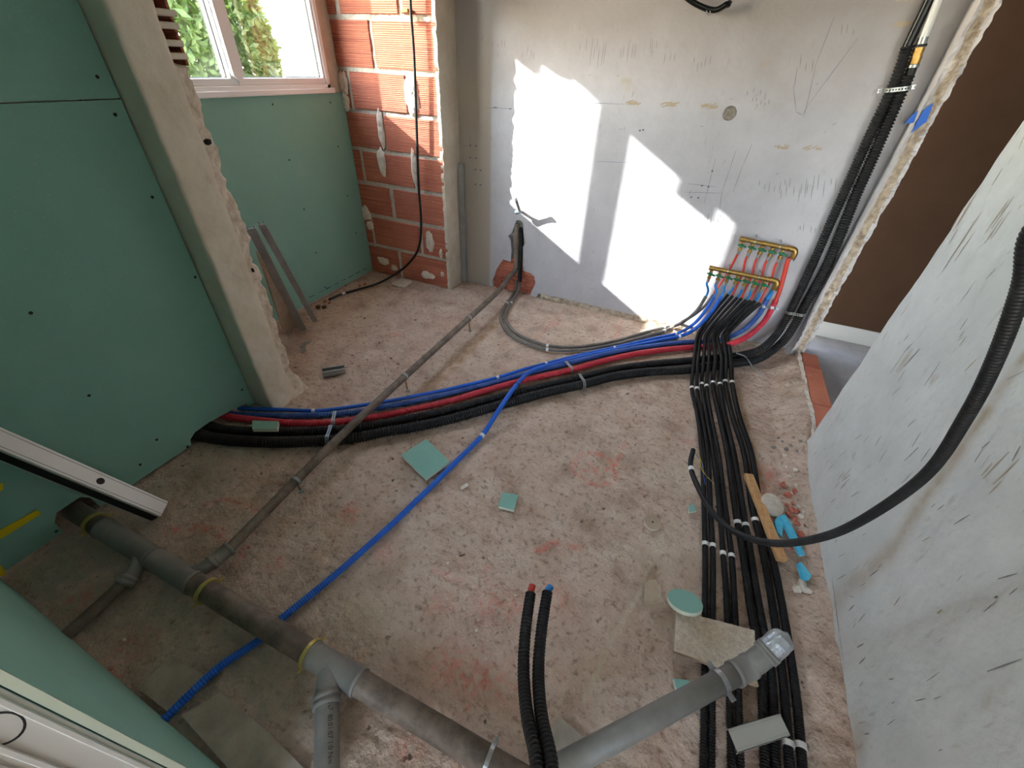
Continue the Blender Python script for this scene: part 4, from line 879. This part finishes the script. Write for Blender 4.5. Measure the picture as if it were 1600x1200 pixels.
# capped water stub on the back wall
sb = empty('water_stub', pt(815, 331, y=YK), 'short grey capped water pipe stub sticking out of the back wall', 'pipe')
s0 = pt(815, 331, y=YK+.01); s1 = pt(812, 330, y=YK-.06); s2 = pt(806, 312, y=YK-.11)
tube('stub_pipe', [s0, s1, s1.lerp(s2, .5), s2], .009, MPVC, sb, seg=14, smooth=.02)
obj('cap', *cyl(s2, s2+(s2-s1).normalized()*.02, .012, seg=12), MTP, sb)
obj('valve_body', *cyl(s1+Vector((-.028,-.002,-.012)), s1+Vector((.004,0,.0)), .013, seg=12), mat('blue_grey_cap', srgb(110, 122, 134), .5), sb)
# ------------------------------------------------------------------ steel profiles
def channel(name, a, b, wv, nv, W, Dp, t, m, **k):
    """C section from a to b: web width W along wv, flanges of depth Dp along nv"""
    a, b = Vector(a), Vector(b); ax = (b-a).normalized(); wv = Vector(wv); wv = (wv-ax*wv.dot(ax)).normalized()
    nv = ax.cross(wv) if ax.cross(wv).dot(Vector(nv)) > 0 else -ax.cross(wv); L = (b-a).length; c = (a+b)/2
    return obj(name, *join(cbox(c, ax, wv, nv, L/2, W/2, t/2), cbox(c+wv*(W/2-t/2)+nv*Dp/2, ax, wv, nv, L/2, t/2, Dp/2), cbox(c-wv*(W/2-t/2)+nv*Dp/2, ax, wv, nv, L/2, t/2, Dp/2),
        cbox(c+wv*(W/2-.004)+nv*Dp, ax, wv, nv, L/2, .004, t/2), cbox(c-wv*(W/2-.004)+nv*Dp, ax, wv, nv, L/2, .004, t/2)), m, None, **k)
topc = pt(399, 352, x=-1.72)
channel('steel_profile', pt(493,503,z=.004), topc+Vector((.012,.02,0)), (.4,.6,0), (-.5,.6,.1), .030, .016, .0015, MZN, label='bright edged steel stud profile leaning behind the plaster pier, right one', cat='profile', group='leaning steel profiles')
channel('steel_profile', pt(474,516,z=.004), topc+Vector((-.012,-.016,-.012)), (.4,.6,0), (-.5,.6,.1), .036, .016, .0015, MZN, label='darker steel stud profile leaning behind the plaster pier, left one', cat='profile', group='leaning steel profiles')
q = [pt(446,522,z=.004), pt(467,509,z=.004), pt(415,415,x=-1.70), pt(402,392,x=-1.69)]
obj('board_offcut', *prism(q, .008, (-.8,-.5,0)), MBT2, None, label='beige board offcut leaning behind the pier beside the profiles', cat='board')
a, b = pt(725.5, 452, y=2.60), pt(728, 257, y=2.60); a.z = .0; b.x = a.x+.002; b.y = a.y
channel('steel_profile', a+Vector((0,0,.002)), b, (1,0,0), (0,1,0), .034, .020, .0015, MZN, label='upright steel channel standing in the corner by the back wall', cat='profile')
# aluminium straight edge leaning on the green wall
A = pt(252, 798, z=.03); Bq = pt(0, 691, x=-1.625); ax = (Bq-A).normalized(); Bq = A+ax*(A.x+1.640)/(-ax.x) if ax.x < 0 else Bq
c = (A+Bq)/2; vw = (c-Vector((0,0,H))).normalized(); wv = ax.cross(vw).normalized(); wv = -wv if wv.z < 0 else wv
nf = (-vw*.86+wv*.52); nf = (nf-ax*nf.dot(ax)).normalized(); sdv = ax.cross(nf).normalized(); sdv = sdv if sdv.dot(wv) > 0 else -sdv
L = (Bq-A).length
se = empty('straightedge', A, 'aluminium straightedge bar leaning on the left green wall', 'straightedge')
obj('bar', *cbox(c-nf*.008, ax, sdv, nf, L/2, .030, .026, .002), MAL, se)
for s_ in (-.021, .021): obj('groove', *cbox(c+sdv*s_+nf*.018, ax, sdv, nf, L/2-.001, .0012, .0006), MZN, se)
hp = A+ax*L*.42; hp = pt(154, 753, d=(hp.dot(fwd)-H*fwd.z)); hp = A+ax*((hp-A).dot(ax))
obj('end_plug', *lathe(hp+nf*.0175, nf, [(0,.011),(.0018,.011),(.0019,.008),(.0008,.007)], 20), MSW, se)
obj('side_shade', *cbox(c-nf*.008-sdv*.0300, ax, sdv, nf, L/2-.002, .0008, .017), MDK, se)  # near-black strip paints the bar's lower side as shaded
# yellow tape strips on the left wall
for P, lb in ((((-30,768),(5,755),(5,765),(-30,785)), 'small yellow tape strip highest on the left wall'), (((-60,862),(58,797),(65,803),(-60,880)), 'long yellow tape strip on the left green wall'), (((-40,900),(3,884),(10,897),(-40,920)), 'yellow tape piece low in the left corner')):
    obj('yellow_tape', *prism([pt(x, y, x=XL+.0035) for x, y in P], .003, (-1,0,0)), MYL, None, label=lb, cat='tape', group='yellow tape strips')
# ------------------------------------------------------------------ loose things on the floor
def flat(name, P, z, t, m, label, cat='offcut', group=None, tilt=None, edge=None):
    top = [pt(x, y, z=z+(tilt[i] if tilt else 0)) for i, (x, y) in enumerate(P)]
    o = obj(name, *prism(top, t), m if not edge else [m, edge], None, label=label, cat=cat, group=group)
    if edge:
        for f in o.data.polygons:
            if abs(f.normal.z) < .5: f.material_index = 1
    return o
flat('board_offcut', ((627,711),(666,686),(703,721),(665,748)), .020, .0125, MGR, 'large square green plasterboard offcut on the floor beside the blue conduit', tilt=(0,.004,.006,0), edge=MGE)
flat('board_offcut', ((785,769),(810,773),(803,797),(779,791)), .015, .0125, MGR, 'small square green plasterboard offcut in the middle of the floor', edge=MGE)
flat('board_offcut', ((394,657),(435,658),(433,670),(394,670)), .063, .018, MGR, 'small green plasterboard block lying on the black conduits', tilt=(0,0,0,0), edge=MGE)
flat('board_offcut', ((1057,954),(1090,962),(1130,972),(1179,985),(1181,1020),(1172,1050),(1150,1056),(1127,1046),(1090,1030),(1053,1017)), .038, .012, MDUST, 'large dusty board offcut lying across the black conduits', edge=MBT2)
flat('board_offcut', ((1165,1058),(1180,1055),(1186,1072),(1172,1068)), .036, .010, MBT2, 'corner of brown board showing below the short drain pipe')
flat('board_offcut', ((1053,1060),(1076,1063),(1083,1082),(1060,1089)), .014, .0125, MGR, 'small green board scrap beside the short drain pipe', edge=MGE)
flat('board_offcut', ((1007,945),(1007,915),(1013,906),(1025,906),(1032,917),(1033,932),(1038,940),(1037,949),(1010,947)), .022, .010, MBT2, 'round ended beige board offcut left of the green disc', tilt=(0,.02,.025,.025,.02,.01,0,0,0))
cds = pt(1070, 941, z=.055); nv = Vector((-.15,.42,1)).normalized()
o = obj('board_disc', *lathe(cds-nv*.006, nv, [(0,.050),(.012,.050)], 28), [MGE, MGR], None, label='round green plasterboard disc leaning on the dusty board', cat='offcut')
for f in o.data.polygons:
    if f.normal.z > .7: f.material_index = 1
dd = pt(1019, 817, z=.006); nv = Vector((.05,-.12,1)).normalized()
o = obj('board_disc', *lathe(dd-nv*.005, nv, [(0,.030),(.012,.030)], 24), [MDAB, MBT2], None, label='small round beige board disc on the bare floor', cat='offcut')
for f in o.data.polygons:
    if f.normal.z > .7: f.material_index = 1
obj('hole_shade', *lathe(dd+nv*.0068, nv, [(0,.0035),(.0006,.0035)], 10), MDK, o)  # dark spot painted as the shade of a small hole
dd = pt(1207, 789, z=.028); nv = Vector((.35,-.2,1)).normalized()
obj('plaster_disc', *lathe(dd-nv*.006, nv, [(0,.040),(.003,.046),(.010,.046),(.013,.042)], 22), MDAB, None, label='whitish plaster disc lying beside the wooden lath', cat='offcut')
flat('board_offcut', ((1076,791),(1082,786),(1089,798),(1077,800)), .012, .010, MGR, 'tiny triangular green board chip left of the black conduits', edge=MGE)
# metal plate
P = [pt(x, y, z=.040) for x, y in ((1137,1138),(1218,1114),(1235,1149),(1153,1177))]
n3 = Vector((0,0,-1))
o = obj('steel_plate', *join(prism(P, .0015), prism([P[0], P[1], P[1]+n3*.012, P[0]+n3*.012], .0015, (P[3]-P[0]).normalized()), prism([P[3], P[2], P[2]+n3*.012, P[3]+n3*.012], .0015, (P[0]-P[3]).normalized())), mat('pale_steel', srgb(196, 196, 190), .45, metal=.3), None, label='short flat steel channel offcut lying on the black conduits', cat='offcut')
for s_ in (.14, .86):
    a, b = P[0].lerp(P[3], s_), P[1].lerp(P[2], s_); obj('groove', *prism([a+Vector((0,0,.0006)), b+Vector((0,0,.0006)), b+(P[3]-P[0])*.012+Vector((0,0,.0006)), a+(P[3]-P[0])*.012+Vector((0,0,.0006))], .0006), MZN, o)
# U shaped steel offcut in the alcove
a, b = pt(505, 586, z=.004), pt(540, 580, z=.004); channel('steel_offcut', a, b, (0,1,.0), (0,0,1), .045, .03, .0015, MZN, label='short U shaped steel profile offcut on the alcove floor', cat='offcut')
flat('steel_scrap', ((468,541),(476,538),(479,547),(470,551)), .008, .003, MZN, 'small grey metal scrap beside the plaster pier', group='alcove metal scraps')
flat('steel_scrap', ((473,535),(484,531),(485,534),(475,538)), .008, .003, MZN, 'thin grey metal strip scrap beside the plaster pier', group='alcove metal scraps')
flat('tile_scrap', ((612,443),(628,434),(645,439),(632,449)), .010, .008, MDAB, 'white tile scrap at the foot of the brick wall')
flat('wood_stick', ((719,761),(729,754),(732,757),(722,764)), .012, .008, MDAB, 'small pale stick on the floor below the green square', cat='stick')
# wooden lath
a, b = pt(1169, 742, z=.032), pt(1222, 876, z=.032); ax = (b-a).normalized(); sv = Vector((-ax.y, ax.x, 0))
o = obj('wooden_lath', *cbox((a+b)/2, ax, sv, ax.cross(sv), (b-a).length/2, .0165, .009, .0015), MWD, None, label='pine lath lying along the black conduits by the right wall', cat='lath')
for k in range(14):
    t = (k+.5)/14; p = a.lerp(b, t)+Vector((0,0,.0092)); obj('tick_mark', *cbox(p+sv*rg.uniform(-.006, .006), sv, ax, (0,0,1), .007, .0006, .0003), MTIM, o)
# cyan foam pieces
for P, z, lb in ((((1210,815),(1216,806),(1224,812),(1222,838),(1214,830)), .03, 'cyan foam scrap tucked beside the wooden lath'), (((1219,806),(1227,803),(1243,832),(1258,866),(1250,866),(1236,840)), .034, 'long cyan foam strip below the plaster disc'), (((1246,880),(1252,878),(1268,899),(1264,906),(1254,903)), .03, 'small cyan foam scrap lowest by the right wall')):
    V_, F_ = prism([pt(x, y, z=z) for x, y in P], .012); obj('foam_scrap', V_, F_, MFO, None, label=lb, cat='foam scrap', group='cyan foam scraps')
# cable tie tail and red chip
tube('wire_tail', [pt(1150,552,z=.062), pt(1164,557,z=.062), pt(1177,574,z=.03), pt(1193,589,z=.012)], .003, MZN, None, seg=6, smooth=.01, label='thin grey wire tail sticking out from the black conduits', cat='wire')
flat('plastic_chip', ((1215,617),(1222,617),(1224,620),(1216,620)), .012, .006, MRD, 'tiny red plastic chip on the floor near the threshold', cat='chip')
# rubble
def rubble(spots, m, label, group, r0, r1, name):
    for k, (x, y) in enumerate(spots):
        p = pt(x, y, z=0); hz = 0.0
        i_ = int((p.x-FX0)/FS); j_ = int((p.y-FY0)/FS)
        if 0 <= i_ < nX and 0 <= j_ < nY: hz = float(Z[j_, i_])
        p = pt(x, y, z=hz); obj(name, *rock((p.x, p.y, hz-.002), rg.uniform(r0, r1), k*7+len(label), .7), m, None, label=label, cat='rubble', group=group)
MRB = mat('red_rubble', srgb(168, 84, 68), .95, col2=srgb(190, 118, 100), vscale=40)
rubble(((1236,798),(1232,806),(1241,811),(1228,790),(1238,787),(1246,820),(1244,800),(1250,835),(1240,770),(1229,776),(1222,760),(1246,846),(1236,858),(1249,858)), MRB, 'small red brick crumb between the lath and the right wall', 'red brick crumbs', .009, .017, 'brick_crumb')
rubble(((1251,807),(1236,772),(1228,730),(1248,792),(1254,800),(1234,745),(1241,735),(1225,712),(1243,760)), MDAB, 'small pale plaster lump at the foot of the right wall', 'plaster lumps', .007, .013, 'plaster_lump')
rubble(((1243,922),(1252,914),(1258,925)), MDAB, 'pale stone chip below the lowest cyan foam scrap', 'stone chips', .014, .024, 'stone_chip')
rubble(((1208,700),(1222,690),(1235,697),(1245,705),(1250,690),(1240,684),(1228,703),(1216,685)), mat('grey_rubble', srgb(134, 128, 120), .95), 'dark grey mortar crumb before the threshold bricks', 'mortar crumbs', .006, .013, 'mortar_crumb')
MBM = mat('brown_clump', srgb(92, 70, 48), .95, bumps=((60, .01, 4),))
rubble(((498,483),(507,482)), MBM, 'brown dirt clump beside the leaning profiles', 'dirt clumps', .020, .024, 'dirt_clump')
rubble(((508,472),(515,474),(562,447),(570,445)), MRB, 'red brick crumb beside the cable end in the alcove', 'alcove brick crumbs', .010, .016, 'brick_crumb')
rubble(((523,478),(640,700),(805,930),(655,985),(700,880),(1000,735),(470,860),(600,800),(640,960),(745,985),(560,1040),(225,905),(195,1000),(905,580),(995,560)), MDAB, 'tiny pale pebble loose on the concrete floor', 'floor pebbles', .004, .007, 'pebble')
# ------------------------------------------------------------------ outside the window
obj('garden_ground', *abox(-14, -2.45, -4, 12, -.6, -.5), MGND, None, label='garden ground outside the window', cat='ground', kind='structure')
def bush(name, c, rx, ry, rz, nleaf, seed, label):
    rg2 = np.random.default_rng(seed); V = []; F = []
    root = empty(name, (c[0], c[1], -.5), label, 'bush', 'garden bushes')
    th = rg2.random(nleaf)*2*np.pi; ph = np.arccos(1-2*rg2.random(nleaf)); rr = .6+.4*rg2.random(nleaf)**.5
    for k in range(nleaf):
        d = np.array([math.sin(ph[k])*math.cos(th[k]), math.sin(ph[k])*math.sin(th[k]), math.cos(ph[k])])
        wob = 1+.25*mn.noise(Vector(d*3+seed)); p = Vector((c[0]+rx*d[0]*rr[k]*wob, c[1]+ry*d[1]*rr[k]*wob, c[2]+rz*d[2]*rr[k]*wob))
        a = Vector(rg2.normal(size=3)).normalized(); b = a.cross(Vector(rg2.normal(size=3))).normalized(); s = .045+.04*rg2.random()
        i = len(V); V += [p-a*s, p+b*s*.45, p+a*s, p-b*s*.45]; F.append([i, i+1, i+2, i+3])
    obj('foliage', V, F, MLF, root)
    for k in range(5):
        q = Vector((c[0]+rg2.normal()*rx*.3, c[1]+rg2.normal()*ry*.3, c[2]+rz*.4)); obj('branch', *cyl((c[0]+rg2.normal()*.1, c[1]+rg2.normal()*.1, -.5), q, .03, .012, seg=7), MTIM, root)
bush('garden_bush', (-6.5, 4.15, 1.2), .75, .72, 1.9, 14000, 1, 'green leafy bush seen through the left window pane')
bush('garden_bush', (-6.7, 5.45, 1.1), .5, .42, 1.7, 8000, 2, 'yellow green bush seen through the right window pane')
hs = empty('neighbour_house', (-4.6, 7.5, -.5), 'sunlit white rendered house wall outside the right window pane', 'house')
obj('wall', *abox(-6.25, -3.0, 5.75, 9.5, -.5, 3.2), MHS, hs)
obj('roof', *prism([Vector((-6.5,5.5,3.2)), Vector((-2.8,5.5,3.2)), Vector((-2.8,9.7,4.4)), Vector((-6.5,9.7,4.4))], .15), MBR, hs)
